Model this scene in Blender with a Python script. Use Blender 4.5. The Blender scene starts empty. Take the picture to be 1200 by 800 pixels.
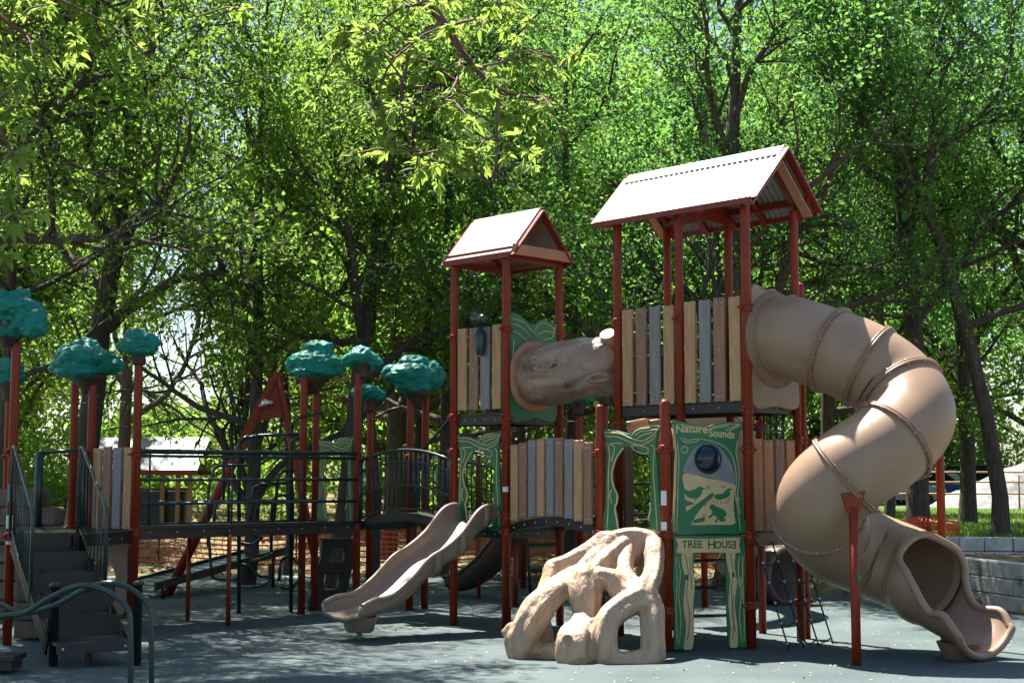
import bpy, bmesh, math, random
import numpy as np
from mathutils import Vector as V, Matrix, noise as mnoise

R = math.radians
random.seed(7)
sc = bpy.context.scene
COL = sc.collection

# ------------------------------------------------------------------ camera geometry
F, YH, CAMH = 1700.0, 560.0, 1.78           # focal length and horizon in 1200 px wide units, eye height
PIT = math.atan((YH - 400) / F)
cp, sp = math.cos(PIT), math.sin(PIT)


def P(px, py, Y):
    """world point at depth Y seen at photo pixel (px,py)"""
    dx, dy, dz = px - 600, F * cp - (400 - py) * sp, F * sp + (400 - py) * cp
    t = Y / dy
    return V((dx * t, Y, CAMH + dz * t))


def G(px, py, z=0.0):
    dx, dy, dz = px - 600, F * cp - (400 - py) * sp, F * sp + (400 - py) * cp
    t = (z - CAMH) / dz
    return V((dx * t, dy * t, z))


cam = bpy.data.cameras.new('camera')
cam.sensor_width = 36.0
cam.lens = F / 1200 * 36.0
cam.clip_start = 0.05
cam.clip_end = 2000
co = bpy.data.objects.new('camera', cam)
COL.objects.link(co)
co.location = (0, 0, CAMH)
co.rotation_euler = (math.pi / 2 + PIT, 0, 0)
sc.camera = co

# ------------------------------------------------------------------ light
SUN_EL = R(64)
hx, hy = -0.58, 0.815
hl = math.hypot(hx, hy)
TO_SUN = V((hx / hl * math.cos(SUN_EL), hy / hl * math.cos(SUN_EL), math.sin(SUN_EL)))
w = bpy.data.worlds.new('World')
sc.world = w
w.use_nodes = True
nt = w.node_tree
sky = nt.nodes.new('ShaderNodeTexSky')
sky.sky_type = 'NISHITA'
sky.sun_disc = False
sky.sun_elevation = SUN_EL
sky.sun_rotation = math.atan2(hx, hy)
nt.links.new(sky.outputs[0], nt.nodes['Background'].inputs[0])
nt.nodes['Background'].inputs[1].default_value = 0.06
sl = bpy.data.lights.new('sun', 'SUN')
sl.energy = 5.0
sl.angle = R(0.55)
sl.color = (1.0, 0.95, 0.86)
so = bpy.data.objects.new('sun', sl)
COL.objects.link(so)
so.rotation_euler = TO_SUN.to_track_quat('Z', 'Y').to_euler()
sc.view_settings.view_transform = 'Standard'
sc.view_settings.look = 'None'
sc.view_settings.gamma = 1
sc.view_settings.exposure = 1.8
sc.render.engine = 'CYCLES'
cy = sc.cycles
cy.max_bounces = 6
cy.diffuse_bounces = 4
cy.glossy_bounces = 2
cy.transmission_bounces = 5
cy.transparent_max_bounces = 4
cy.caustics_reflective = False
cy.caustics_refractive = False
cy.use_adaptive_sampling = True
cy.adaptive_threshold = 0.03
cy.use_denoising = True
cy.sample_clamp_indirect = 6

# ------------------------------------------------------------------ materials
MATS = {}


def mk(name, c, rough=0.5, var=0.18, vs=5.0, bump=0.0, bs=60.0, metal=0.0, c2=None, stretch=None, spec=0.5, dirt_dapple=None):
    m = bpy.data.materials.new(name)
    m.use_nodes = True
    n, l = m.node_tree.nodes, m.node_tree.links
    b = n['Principled BSDF']
    tc = n.new('ShaderNodeTexCoord')
    mp = n.new('ShaderNodeMapping')
    l.new(tc.outputs['Object'], mp.inputs[0])
    if stretch:
        mp.inputs['Scale'].default_value = stretch
    nz = n.new('ShaderNodeTexNoise')
    nz.inputs['Scale'].default_value = vs
    nz.inputs['Detail'].default_value = 6
    nz.inputs['Roughness'].default_value = 0.65
    l.new(mp.outputs[0], nz.inputs['Vector'])
    rp = n.new('ShaderNodeValToRGB')
    rp.color_ramp.elements[0].position = 0.32
    rp.color_ramp.elements[1].position = 0.68
    a = tuple(x * (1 - var) for x in c)
    bcol = c2 if c2 else tuple(min(1, x * (1 + var)) for x in c)
    rp.color_ramp.elements[0].color = (*a, 1)
    rp.color_ramp.elements[1].color = (*bcol, 1)
    l.new(nz.outputs[0], rp.inputs[0])
    out = rp.outputs[0]
    if dirt_dapple:
        n2 = n.new('ShaderNodeTexNoise')
        n2.inputs['Scale'].default_value = dirt_dapple[1]
        n2.inputs['Detail'].default_value = 8
        l.new(tc.outputs['Object'], n2.inputs['Vector'])
        r2 = n.new('ShaderNodeValToRGB')
        r2.color_ramp.elements[0].position = dirt_dapple[2]
        r2.color_ramp.elements[1].position = min(1, dirt_dapple[2] + 0.12)
        mx = n.new('ShaderNodeMixRGB')
        l.new(n2.outputs[0], r2.inputs[0])
        l.new(r2.outputs[0], mx.inputs[0])
        l.new(out, mx.inputs[1])
        mx.inputs[2].default_value = (*dirt_dapple[0], 1)
        out = mx.outputs[0]
    l.new(out, b.inputs['Base Color'])
    b.inputs['Roughness'].default_value = rough
    b.inputs['Metallic'].default_value = metal
    b.inputs['Specular IOR Level'].default_value = spec
    if bump:
        n3 = n.new('ShaderNodeTexNoise')
        n3.inputs['Scale'].default_value = bs
        n3.inputs['Detail'].default_value = 4
        l.new(mp.outputs[0], n3.inputs['Vector'])
        bp = n.new('ShaderNodeBump')
        bp.inputs['Strength'].default_value = bump
        bp.inputs['Distance'].default_value = 0.02
        l.new(n3.outputs[0], bp.inputs['Height'])
        l.new(bp.outputs[0], b.inputs['Normal'])
    MATS[name] = m
    return m


def leafmat(name, c1, c2, trans=(0.30, 0.42, 0.05), tf=0.45):
    m = bpy.data.materials.new(name)
    m.use_nodes = True
    n, l = m.node_tree.nodes, m.node_tree.links
    b = n['Principled BSDF']
    g = n.new('ShaderNodeNewGeometry')
    rp = n.new('ShaderNodeValToRGB')
    rp.color_ramp.elements[0].color = (*c1, 1)
    rp.color_ramp.elements[1].color = (*c2, 1)
    l.new(g.outputs['Random Per Island'], rp.inputs[0])
    l.new(rp.outputs[0], b.inputs['Base Color'])
    b.inputs['Roughness'].default_value = 0.6
    b.inputs['Specular IOR Level'].default_value = 0.2
    t = n.new('ShaderNodeBsdfTranslucent')
    mxc = n.new('ShaderNodeMixRGB')
    mxc.inputs[0].default_value = 0.75
    l.new(rp.outputs[0], mxc.inputs[1])
    mxc.inputs[2].default_value = (*trans, 1)
    l.new(mxc.outputs[0], t.inputs[0])
    mx = n.new('ShaderNodeMixShader')
    mx.inputs[0].default_value = tf
    l.new(b.outputs[0], mx.inputs[1])
    l.new(t.outputs[0], mx.inputs[2])
    l.new(mx.outputs[0], n['Material Output'].inputs[0])
    MATS[name] = m
    return m


red = mk('red brown powder coat', (0.225, 0.028, 0.008), 0.38, 0.15, 4, 0.05, 90, spec=0.3)
darkred = mk('dark red steel', (0.20, 0.018, 0.010), 0.38, 0.15, 4)
tan = mk('tan moulded plastic', (0.305, 0.198, 0.130), 0.42, 0.10, 2.5, 0.04, 25, dirt_dapple=((0.235, 0.15, 0.10), 2.2, 0.62))
slidetan = mk('greyish tan plastic', (0.235, 0.175, 0.13), 0.36, 0.10, 2.5, 0.03, 25)
darkpl = mk('shade darkened slide plastic', (0.085, 0.055, 0.042), 0.45, 0.15, 3)  # slide plastic with the shade behind the small tower put into its colour
flangem = mk('brownish slide flange', (0.235, 0.135, 0.082), 0.42, 0.12, 4)
brownpl = mk('brown moulded plastic', (0.20, 0.115, 0.075), 0.45, 0.15, 3)
logmat = mk('bark textured log plastic', (0.33, 0.23, 0.17), 0.36, 0.22, 6, 0.55, 26, dirt_dapple=((0.13, 0.085, 0.06), 5.0, 0.58))
rockmat = mk('pale root sculpture', (0.43, 0.295, 0.19), 0.5, 0.14, 5, 0.9, 10, stretch=(3.0, 3.0, 0.55), dirt_dapple=((0.34, 0.23, 0.15), 2.0, 0.60))
pipe = mk('dark green pipe', (0.014, 0.028, 0.031), 0.3, 0.15, 5)
greenpipe = mk('green handrail pipe', (0.024, 0.05, 0.042), 0.22, 0.12, 5)
deckmat = mk('dark coated deck steel', (0.013, 0.011, 0.011), 0.42, 0.25, 8)
treadmat = mk('dark step tread', (0.030, 0.028, 0.033), 0.32, 0.25, 12, 0.1, 120)
green = mk('routed green panel', (0.010, 0.155, 0.060), 0.4, 0.10, 4)
cream = mk('routed cream core', (0.62, 0.46, 0.23), 0.55, 0.10, 6)
ink = mk('dark green ink', (0.02, 0.08, 0.045), 0.5, 0.1)
plate = mk('perforated grey plate', (0.22, 0.23, 0.25), 0.4, 0.15, 8)
teal = mk('teal moulded foliage', (0.008, 0.20, 0.155), 0.5, 0.35, 7, 0.5, 30, spec=0.3)
caproot = mk('brown cap base', (0.042, 0.026, 0.018), 0.6, 0.25, 8)
pl_tan = mk('tan plank', (0.50, 0.285, 0.135), 0.6, 0.22, 6, 0.35, 22, stretch=(5, 5, 0.6))
pl_brown = mk('brown plank', (0.30, 0.165, 0.105), 0.6, 0.22, 6, 0.35, 22, stretch=(5, 5, 0.6))
pl_grey = mk('grey plank', (0.25, 0.235, 0.23), 0.6, 0.20, 6, 0.35, 22, stretch=(5, 5, 0.6))
pl_orange = mk('orange brown plank', (0.50, 0.22, 0.085), 0.6, 0.20, 6, 0.35, 22, stretch=(5, 5, 0.6))
galv = mk('pale corrugated metal', (0.255, 0.25, 0.25), 0.45, 0.12, 3, metal=0.2, dirt_dapple=((0.20, 0.185, 0.17), 1.5, 0.6))
rooftan = mk('pale roof board', (0.27, 0.225, 0.20), 0.55, 0.14, 4, dirt_dapple=((0.19, 0.155, 0.13), 2.0, 0.6))
boardtan = mk('orange tan board', (0.44, 0.22, 0.13), 0.55, 0.15, 5)
white = mk('white sticker', (0.75, 0.75, 0.73), 0.6, 0.05)
greym = mk('grey sticker ink', (0.25, 0.25, 0.27), 0.6, 0.05)
rope = mk('black rope', (0.015, 0.018, 0.02), 0.7, 0.2)
steel = mk('bolt steel', (0.6, 0.6, 0.6), 0.3, 0.05, metal=0.9)
scopem = mk('green telescope plastic', (0.012, 0.045, 0.045), 0.3, 0.15)
bark = mk('grey brown bark', (0.075, 0.055, 0.042), 0.9, 0.45, 7, 1.0, 16, stretch=(3, 3, 0.5), c2=(0.13, 0.105, 0.085))
barkd = mk('dark bark', (0.055, 0.04, 0.03), 0.9, 0.45, 7, 1.0, 16, stretch=(3, 3, 0.5), c2=(0.095, 0.075, 0.06))
stone = mk('stacked brown stone', (0.15, 0.115, 0.085), 0.85, 0.35, 5, 0.6, 14)
block = mk('grey split face block', (0.50, 0.48, 0.45), 0.9, 0.30, 5, 0.8, 25, dirt_dapple=((0.12, 0.11, 0.10), 2.0, 0.6))
orange = mk('orange safety mesh', (0.62, 0.075, 0.02), 0.6, 0.15)
gravel = mk('pale gravel', (0.20, 0.20, 0.20), 0.9, 0.4, 5, 1.0, 9)
grass = mk('lawn turf', (0.05, 0.10, 0.018), 0.9, 0.4, 3, 0.8, 50, c2=(0.10, 0.155, 0.03))
glass = mk('dark car glass', (0.01, 0.012, 0.015), 0.06, 0.05)
tyre = mk('tyre rubber', (0.012, 0.012, 0.012), 0.8, 0.1)
chrome = mk('wheel alloy', (0.55, 0.55, 0.57), 0.3, 0.05, metal=0.8)
lampm = mk('headlamp glass', (0.6, 0.62, 0.65), 0.1, 0.05)
carpaint = [mk('grey green car paint', (0.20, 0.23, 0.23), 0.2, 0.05), mk('blue car paint', (0.06, 0.10, 0.26), 0.2, 0.05),
            mk('black car paint', (0.012, 0.012, 0.014), 0.2, 0.05)]
litter = mk('dry leaves', (0.30, 0.23, 0.09), 0.8, 0.4, 30, c2=(0.42, 0.38, 0.16))

leafA = leafmat('mid green leaf', (0.038, 0.095, 0.014), (0.080, 0.160, 0.024), (0.34, 0.58, 0.08), 0.55)
leafB = leafmat('blue green leaf', (0.028, 0.090, 0.022), (0.065, 0.155, 0.036), (0.25, 0.54, 0.11), 0.55)
leafC = leafmat('yellow green leaf', (0.060, 0.115, 0.012), (0.100, 0.185, 0.028), (0.36, 0.60, 0.10), 0.55)
leafN = leafmat('fresh green leaf', (0.065, 0.14, 0.025), (0.11, 0.19, 0.04), (0.42, 0.58, 0.10), 0.55)

# rubber surface: blue grey granules
m = mk('blue grey rubber', (0.080, 0.114, 0.119), 0.85, 0.34, 110, 0.5, 240)
n, l = m.node_tree.nodes, m.node_tree.links
bsd = n['Principled BSDF']
src = bsd.inputs['Base Color'].links[0].from_socket
tc = [x for x in n if x.type == 'TEX_COORD'][0]
nz = n.new('ShaderNodeTexNoise'); nz.inputs['Scale'].default_value = 0.7; nz.inputs['Detail'].default_value = 7
l.new(tc.outputs['Object'], nz.inputs['Vector'])
rp = n.new('ShaderNodeValToRGB')
rp.color_ramp.elements[0].position = 0.35; rp.color_ramp.elements[1].position = 0.7
rp.color_ramp.elements[0].color = (0.60, 0.63, 0.66, 1); rp.color_ramp.elements[1].color = (1.18, 1.14, 1.08, 1)
l.new(nz.outputs[0], rp.inputs[0])
mx = n.new('ShaderNodeMixRGB'); mx.blend_type = 'MULTIPLY'; mx.inputs[0].default_value = 1
l.new(src, mx.inputs[1]); l.new(rp.outputs[0], mx.inputs[2]); l.new(mx.outputs[0], bsd.inputs['Base Color'])
rubber = m
# leaf litter soil
soil = mk('mulch and leaf litter', (0.095, 0.060, 0.034), 0.95, 0.45, 9, 1.0, 18, c2=(0.20, 0.145, 0.07), dirt_dapple=((0.23, 0.19, 0.07), 1.1, 0.52))

# ------------------------------------------------------------------ mesh builder


def frames(pts, closed=False):
    n = len(pts)
    T = []
    for i in range(n):
        a = pts[(i - 1) % n] if (i > 0 or closed) else pts[0]
        b = pts[(i + 1) % n] if (i < n - 1 or closed) else pts[-1]
        d = (b - a)
        T.append(d.normalized() if d.length > 1e-9 else V((0, 0, 1)))
    up = V((0, 0, 1)) if abs(T[0].z) < 0.9 else V((1, 0, 0))
    N = [(up - T[0] * up.dot(T[0])).normalized()]
    for i in range(1, n):
        q = N[-1] - T[i] * N[-1].dot(T[i])
        N.append(q.normalized() if q.length > 1e-6 else N[-1])
    return T, N


class MB:
    def __init__(s):
        s.v, s.f, s.sm = [], [], []

    def add(s, vs, fs, smooth=False):
        o = len(s.v)
        s.v += [V(x) for x in vs]
        s.f += [tuple(i + o for i in f) for f in fs]
        s.sm += [smooth] * len(fs)
        return s

    def tube(s, pts, r, n=10, caps=True, closed=False, ribs=None):
        pts = [V(p) for p in pts]
        T, N = frames(pts, closed)
        m = len(pts)
        rr = r if isinstance(r, (list, tuple)) else [r] * m
        vs = []
        for i in range(m):
            B = T[i].cross(N[i])
            for k in range(n):
                a = 2 * math.pi * k / n
                q = rr[i]
                if ribs:
                    q *= 1 + ribs[1] * math.cos(ribs[0] * a + ribs[2] + i * .10 + 1.2 * math.sin(i * .21 + ribs[2])) + ribs[1] * .6 * math.cos((ribs[0] + 3) * a - i * .13)
                vs.append(pts[i] + (N[i] * math.cos(a) + B * math.sin(a)) * q)
        fs = []
        for i in range(m if closed else m - 1):
            j = (i + 1) % m
            for k in range(n):
                k2 = (k + 1) % n
                fs.append((i * n + k, i * n + k2, j * n + k2, j * n + k))
        s.add(vs, fs, True)
        if caps and not closed:
            o = len(s.v) - m * n
            s.f.append(tuple(o + k for k in range(n))[::-1]); s.sm.append(False)
            s.f.append(tuple(o + (m - 1) * n + k for k in range(n))); s.sm.append(False)
        return s

    def box(s, c, size, ex=V((1, 0, 0)), ey=V((0, 1, 0)), ez=V((0, 0, 1))):
        c = V(c)
        hx_, hy_, hz_ = size[0] / 2, size[1] / 2, size[2] / 2
        vs = [c + ex * (a * hx_) + ey * (b * hy_) + ez * (d * hz_) for d in (-1, 1) for b in (-1, 1) for a in (-1, 1)]
        s.add(vs, [(0, 2, 3, 1), (4, 5, 7, 6), (0, 1, 5, 4), (2, 6, 7, 3), (0, 4, 6, 2), (1, 3, 7, 5)])
        return s

    def bar(s, a, b, wdt, hgt, up=V((0, 0, 1))):
        a, b = V(a), V(b)
        ex = (b - a).normalized()
        ey = up.cross(ex).normalized()
        ez = ex.cross(ey)
        return s.box((a + b) / 2, ((b - a).length, wdt, hgt), ex, ey, ez)

    def lathe(s, prof, base, n=16, axis=V((0, 0, 1))):
        base = V(base)
        axis = axis.normalized()
        up = V((1, 0, 0)) if abs(axis.x) < 0.9 else V((0, 1, 0))
        A = (up - axis * up.dot(axis)).normalized()
        B = axis.cross(A)
        vs = []
        for (r, z) in prof:
            for k in range(n):
                a = 2 * math.pi * k / n
                vs.append(base + axis * z + (A * math.cos(a) + B * math.sin(a)) * r)
        fs = []
        for i in range(len(prof) - 1):
            for k in range(n):
                k2 = (k + 1) % n
                fs.append((i * n + k, i * n + k2, (i + 1) * n + k2, (i + 1) * n + k))
        s.add(vs, fs, True)
        o = len(s.v) - len(vs)
        s.f.append(tuple(o + k for k in range(n))[::-1]); s.sm.append(False)
        s.f.append(tuple(o + (len(prof) - 1) * n + k for k in range(n))); s.sm.append(False)
        return s

    def ball(s, c, r, n=10, sc3=(1, 1, 1)):
        c = V(c)
        vs, fs = [], []
        m = n // 2 + 1
        for i in range(m + 1):
            t = math.pi * i / m
            for k in range(n):
                a = 2 * math.pi * k / n
                vs.append(c + V((math.sin(t) * math.cos(a) * r * sc3[0], math.sin(t) * math.sin(a) * r * sc3[1], -math.cos(t) * r * sc3[2])))
        for i in range(m):
            for k in range(n):
                k2 = (k + 1) % n
                fs.append((i * n + k, i * n + k2, (i + 1) * n + k2, (i + 1) * n + k))
        return s.add(vs, fs, True)

    def sheet(s, rows, smooth=True, closed_u=False):
        """rows: list of lists of points -> grid"""
        m, n_ = len(rows), len(rows[0])
        vs = [p for r_ in rows for p in r_]
        fs = []
        for i in range(m - 1):
            for k in range(n_ if closed_u else n_ - 1):
                k2 = (k + 1) % n_
                fs.append((i * n_ + k, i * n_ + k2, (i + 1) * n_ + k2, (i + 1) * n_ + k))
        return s.add(vs, fs, smooth)


ORI = {}


def tag(o, label=None, cat=None, group=None, kind=None):
    if label: o['label'] = label
    if cat: o['category'] = cat
    if group: o['group'] = group
    if kind: o['kind'] = kind
    return o


def thing(name, label, cat, loc=(0, 0, 0), group=None):
    o = bpy.data.objects.new(name, None)
    COL.objects.link(o)
    o.location = loc
    o.empty_display_size = 0.2
    ORI[o.name] = V(loc)
    return tag(o, label, cat, group)


def linkmesh(name, me, mat, parent=None, bevel=0):
    o = bpy.data.objects.new(name, me)
    me.name = name
    COL.objects.link(o)
    if mat:
        me.materials.clear()
        me.materials.append(mat)
    if parent:
        o.parent = parent
        ORI[o.name] = ORI[parent.name]
    else:
        ORI[o.name] = V((0, 0, 0))
    if bevel:
        b = o.modifiers.new('bevel', 'BEVEL')
        b.width = bevel
        b.segments = 2
        b.limit_method = 'ANGLE'
        b.angle_limit = R(50)
    return o


def obj(name, mb, mat, parent=None, bevel=0, loc=None):
    me = bpy.data.meshes.new(name)
    off = ORI[parent.name] if parent else (V(loc) if loc is not None else V((0, 0, 0)))
    me.from_pydata([(v - off)[:] for v in mb.v], [], mb.f)
    me.polygons.foreach_set('use_smooth', mb.sm)
    bm = bmesh.new(); bm.from_mesh(me)
    bmesh.ops.recalc_face_normals(bm, faces=bm.faces)
    bm.to_mesh(me); bm.free()
    o = linkmesh(name, me, mat, parent, bevel)
    if loc is not None and not parent:
        o.location = loc
        ORI[o.name] = V(loc)
    return o


def sub(name, mb, mat, parent, bevel=0):
    return obj(name, mb, mat, parent, bevel)


def evalmesh(o):
    dg = bpy.context.evaluated_depsgraph_get()
    dg.update()
    return bpy.data.meshes.new_from_object(o.evaluated_get(dg))


def remeshed(mb, voxel, smooth=4, disp=(), sfac=0.5):
    me = bpy.data.meshes.new('tmp')
    me.from_pydata([v[:] for v in mb.v], [], mb.f)
    o = bpy.data.objects.new('tmp', me)
    COL.objects.link(o)
    r = o.modifiers.new('r', 'REMESH'); r.mode = 'VOXEL'; r.voxel_size = voxel; r.use_smooth_shade = True
    s = o.modifiers.new('s', 'SMOOTH'); s.factor = sfac; s.iterations = smooth
    for (ty, size, st) in disp:
        t = bpy.data.textures.new('t', ty)
        if ty == 'VORONOI':
            t.noise_scale = size
        else:
            t.noise_scale = size
        d = o.modifiers.new('d', 'DISPLACE'); d.texture = t; d.strength = st; d.mid_level = 0.5
        d.texture_coords = 'LOCAL'
    m2 = evalmesh(o)
    bpy.data.objects.remove(o)
    m2.polygons.foreach_set('use_smooth', [True] * len(m2.polygons))
    return m2


def crinkle(me, fn):
    n_ = len(me.vertices)
    co_ = [v_.co.copy() for v_ in me.vertices]
    no_ = [v_.normal.copy() for v_ in me.vertices]
    for v_, c, n2 in zip(me.vertices, co_, no_):
        v_.co = c + n2 * fn(c)
    me.update()


def put(name, me, mat, parent):
    off = ORI[parent.name]
    me.transform(Matrix.Translation(-off))
    return linkmesh(name, me, mat, parent)


def crom(pts, n=8, closed=False):
    pts = [V(p) for p in pts]
    out = []
    m = len(pts)
    for i in range(m if closed else m - 1):
        if closed:
            p0, p1, p2, p3 = pts[(i - 1) % m], pts[i], pts[(i + 1) % m], pts[(i + 2) % m]
        else:
            p1, p2 = pts[i], pts[i + 1]
            p0 = pts[i - 1] if i > 0 else p1 * 2 - p2
            p3 = pts[i + 2] if i + 2 < m else p2 * 2 - p1
        for k in range(n):
            t = k / n
            out.append(0.5 * ((2 * p1) + (p2 - p0) * t + (2 * p0 - 5 * p1 + 4 * p2 - p3) * t * t + (3 * p1 - p0 - 3 * p2 + p3) * t ** 3))
    if not closed:
        out.append(pts[-1])
    return out


def fillet(pts, r, n=5):
    """polyline with rounded corners"""
    pts = [V(p) for p in pts]
    out = [pts[0]]
    for i in range(1, len(pts) - 1):
        a, b, c = pts[i - 1], pts[i], pts[i + 1]
        d1, d2 = (a - b), (c - b)
        rr = min(r, d1.length * .45, d2.length * .45)
        p, q = b + d1.normalized() * rr, b + d2.normalized() * rr
        for k in range(n + 1):
            t = k / n
            out.append(p * (1 - t) ** 2 + b * 2 * t * (1 - t) + q * t * t)
    out.append(pts[-1])
    return out


class Fr:
    """a vertical panel frame between two plan points"""

    def __init__(s, a, b, z0=0.0):
        s.o = V((a[0], a[1], z0))
        d = V((b[0] - a[0], b[1] - a[1], 0))
        s.w = d.length
        s.ex = d.normalized()
        s.n = V((s.ex.y, -s.ex.x, 0))          # faces to the right-hand side of a->b, i.e. towards the camera for left->right

    def pt(s, x, z, y=0.0):
        return s.o + s.ex * x + V((0, 0, z)) + s.n * y

    def mat(s, y=0.0):
        M = Matrix.Identity(4)
        M.col[0][:3] = s.ex
        M.col[1][:3] = (0, 0, 1)
        M.col[2][:3] = s.n
        M.col[3][:3] = s.o + s.n * y
        return M


def curve_panel(name, loops, fr, y, thick, mat, parent, bevel=0.004, smooth=True, res=5):
    cu = bpy.data.curves.new('c', 'CURVE')
    cu.dimensions = '2D'
    cu.fill_mode = 'BOTH'
    cu.extrude = thick / 2
    cu.bevel_depth = bevel
    cu.bevel_resolution = 1
    cu.offset = -bevel
    for lp in loops:
        pts = [V((p[0], p[1], 0)) for p in lp]
        if smooth:
            pts = crom(pts, res, True)
        s_ = cu.splines.new('POLY')
        s_.points.add(len(pts) - 1)
        s_.use_cyclic_u = True
        for i, p in enumerate(pts):
            s_.points[i].co = (p.x, p.y, 0, 1)
    o = bpy.data.objects.new('c', cu)
    COL.objects.link(o)
    me = evalmesh(o)
    bpy.data.objects.remove(o)
    me.transform(fr.mat(y))
    return put(name, me, mat, parent)


def text_on(name, txt, fr, x, z, y, size, mat, parent, sx=1.0, mirror=False, bold=0.0, per=None):
    cu = bpy.data.curves.new('t', 'FONT')
    cu.body = txt
    cu.size = size
    cu.extrude = 0.002
    cu.offset = bold
    cu.resolution_u = 3
    o = bpy.data.objects.new('t', cu)
    COL.objects.link(o)
    me = evalmesh(o)
    bpy.data.objects.remove(o)
    if mirror:
        xs = [v.co.x for v in me.vertices]
        mid = (min(xs) + max(xs)) / 2
        for v in me.vertices:
            v.co.x = 2 * mid - v.co.x
        me.flip_normals()
    if per:
        for v in me.vertices:
            v.co.y += per(v.co.x)
    me.transform(Matrix.Diagonal((sx, 1, 1, 1)))
    me.transform(Matrix.Translation((x, z, 0)))
    me.transform(fr.mat(y))
    return put(name, me, mat, parent)


# ------------------------------------------------------------------ terrain


def ss(a, b, x):
    t = max(0.0, min(1.0, (x - a) / (b - a)))
    return t * t * (3 - 2 * t)


def wallx(y):
    return 6.85 - 0.235 * (y - 19.9)


def hgt(x, y):
    base = 0.9 * ss(27, 46, y) + 0.5 * ss(50, 110, y)
    right = 0.84 - 0.24 * ss(50, 56, y) + 0.9 * ss(74, 120, y)
    kx = ss(4.4, 5.9, x) * ss(22.4, 22.6, y)
    kf = ss(6.5, 11, x)
    h = base * (1 - kx) + (max(right, base) * (1 - kf) + right * kf) * kx
    if y <= 22.5 and x > wallx(y) + 0.05:
        h = max(h, 0.62)
    h += 0.05 * mnoise.noise(V((x * .3, y * .3, 0))) * ss(27, 33, y)
    return h


def terrain():
    mb = MB()
    xs = [-140, -100, -70, -50, -38] + [-30 + i * 1.0 for i in range(33)] + [3 + .25 * i for i in range(32)] + [11 + i for i in range(20)] + [38, 50, 70, 100, 140]
    ys = [-30, -10, 0, 8, 12, 15, 17] + [18 + .25 * i for i in range(24)] + [24 + .7 * i for i in range(40)] + [56, 62, 70, 80, 95, 120, 160, 220, 320]
    rows = [[V((x, y, hgt(x, y) - 0.012)) for x in xs] for y in ys]
    mb.sheet(rows)
    o = obj('ground', mb, soil)
    o['kind'] = 'structure'
    # lawn
    mb = MB()
    xs = [4.6 + .5 * i for i in range(60)]
    ys = [22.75 + .5 * i for i in range(60)]
    rows = [[V((max(x, 4.6 + max(0, (26 - y)) * .3), y, hgt(max(x, 4.6 + max(0, (26 - y)) * .3), y) + 0.003)) for x in xs] for y in ys]
    mb.sheet(rows)
    o = obj('lawn', mb, grass)
    o['kind'] = 'structure'
    # rubber surface
    mb = MB()
    edge = crom([V((-16, 25, 0)), V((-9, 26.2, 0)), V((-4, 27, 0)), V((0, 26.5, 0)), V((3, 25, 0)), V((4.6, 23.2, 0)), V((5.9, 21.9, 0)), V((6.8, 19.6, 0)), V((7.8, 15, 0)), V((9.5, 8, 0)), V((10, 2, 0)), V((-16, 2, 0))], 6)
    mb.add([(p.x, p.y, 0.0) for p in edge] , [tuple(range(len(edge)))])
    o = obj('rubber_surface', mb, rubber)
    o['kind'] = 'structure'


terrain()

# ------------------------------------------------------------------ plan of the play structure (one common grid)
L_ = 0.914
th = R(45.5)
u = V((math.cos(th), -math.sin(th), 0))
v = V((math.sin(th), math.cos(th), 0))
C_ = V((2.51, 15.45, 0))
A_, B_ = C_ - u * 2 * L_, C_ - u * L_
E_, F_, D_ = A_ + v * L_, B_ + v * L_, C_ + v * L_
N_ = V((1.60, 15.17, 0))
M_ = N_ - u * L_
P2 = V((-0.07, 17.22, 0))
P1 = P2 - u * L_
P3 = P2 + v * L_
P4 = P1 + v * L_
Q1 = P1 - u * 1.9
Q2 = Q1 + v * L_
Q3 = Q1 - u * L_
Q4 = Q3 + v * L_
R1 = V((-4.40, 17.05, 0))
R2 = V((-5.08, 17.55, 0))
LOW, UPP = 1.2, 2.62


def post(parent, p, ztop, r=0.049, collars=(), name='post', mat=None, dome=True, z0=0.0):
    mb = MB()
    prof = [(r, 0), (r, ztop - z0 - r)]
    if dome:
        prof += [(r * .92, ztop - z0 - r * .55), (r * .7, ztop - z0 - r * .2), (r * .3, ztop - z0)]
    else:
        prof = [(r, 0), (r, ztop - z0)]
    mb.lathe(prof, (p[0], p[1], z0), 18)
    o = obj(name, mb, mat or red, parent)
    for z in collars:
        c = MB()
        c.lathe([(r + .002, -.045), (r + .014, -.042), (r + .018, -.02), (r + .006, -.012), (r + .006, .012), (r + .018, .02), (r + .014, .042), (r + .002, .045)], (p[0], p[1], z), 18)
        for k in range(2):
            a = k * math.pi + .5
            q = V((p[0] + math.cos(a) * (r + .026), p[1] + math.sin(a) * (r + .026), z))
            c.box(q, (.05, .05, .03))
        obj('collar', c, mat or red, o, .004)
    return o


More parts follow.
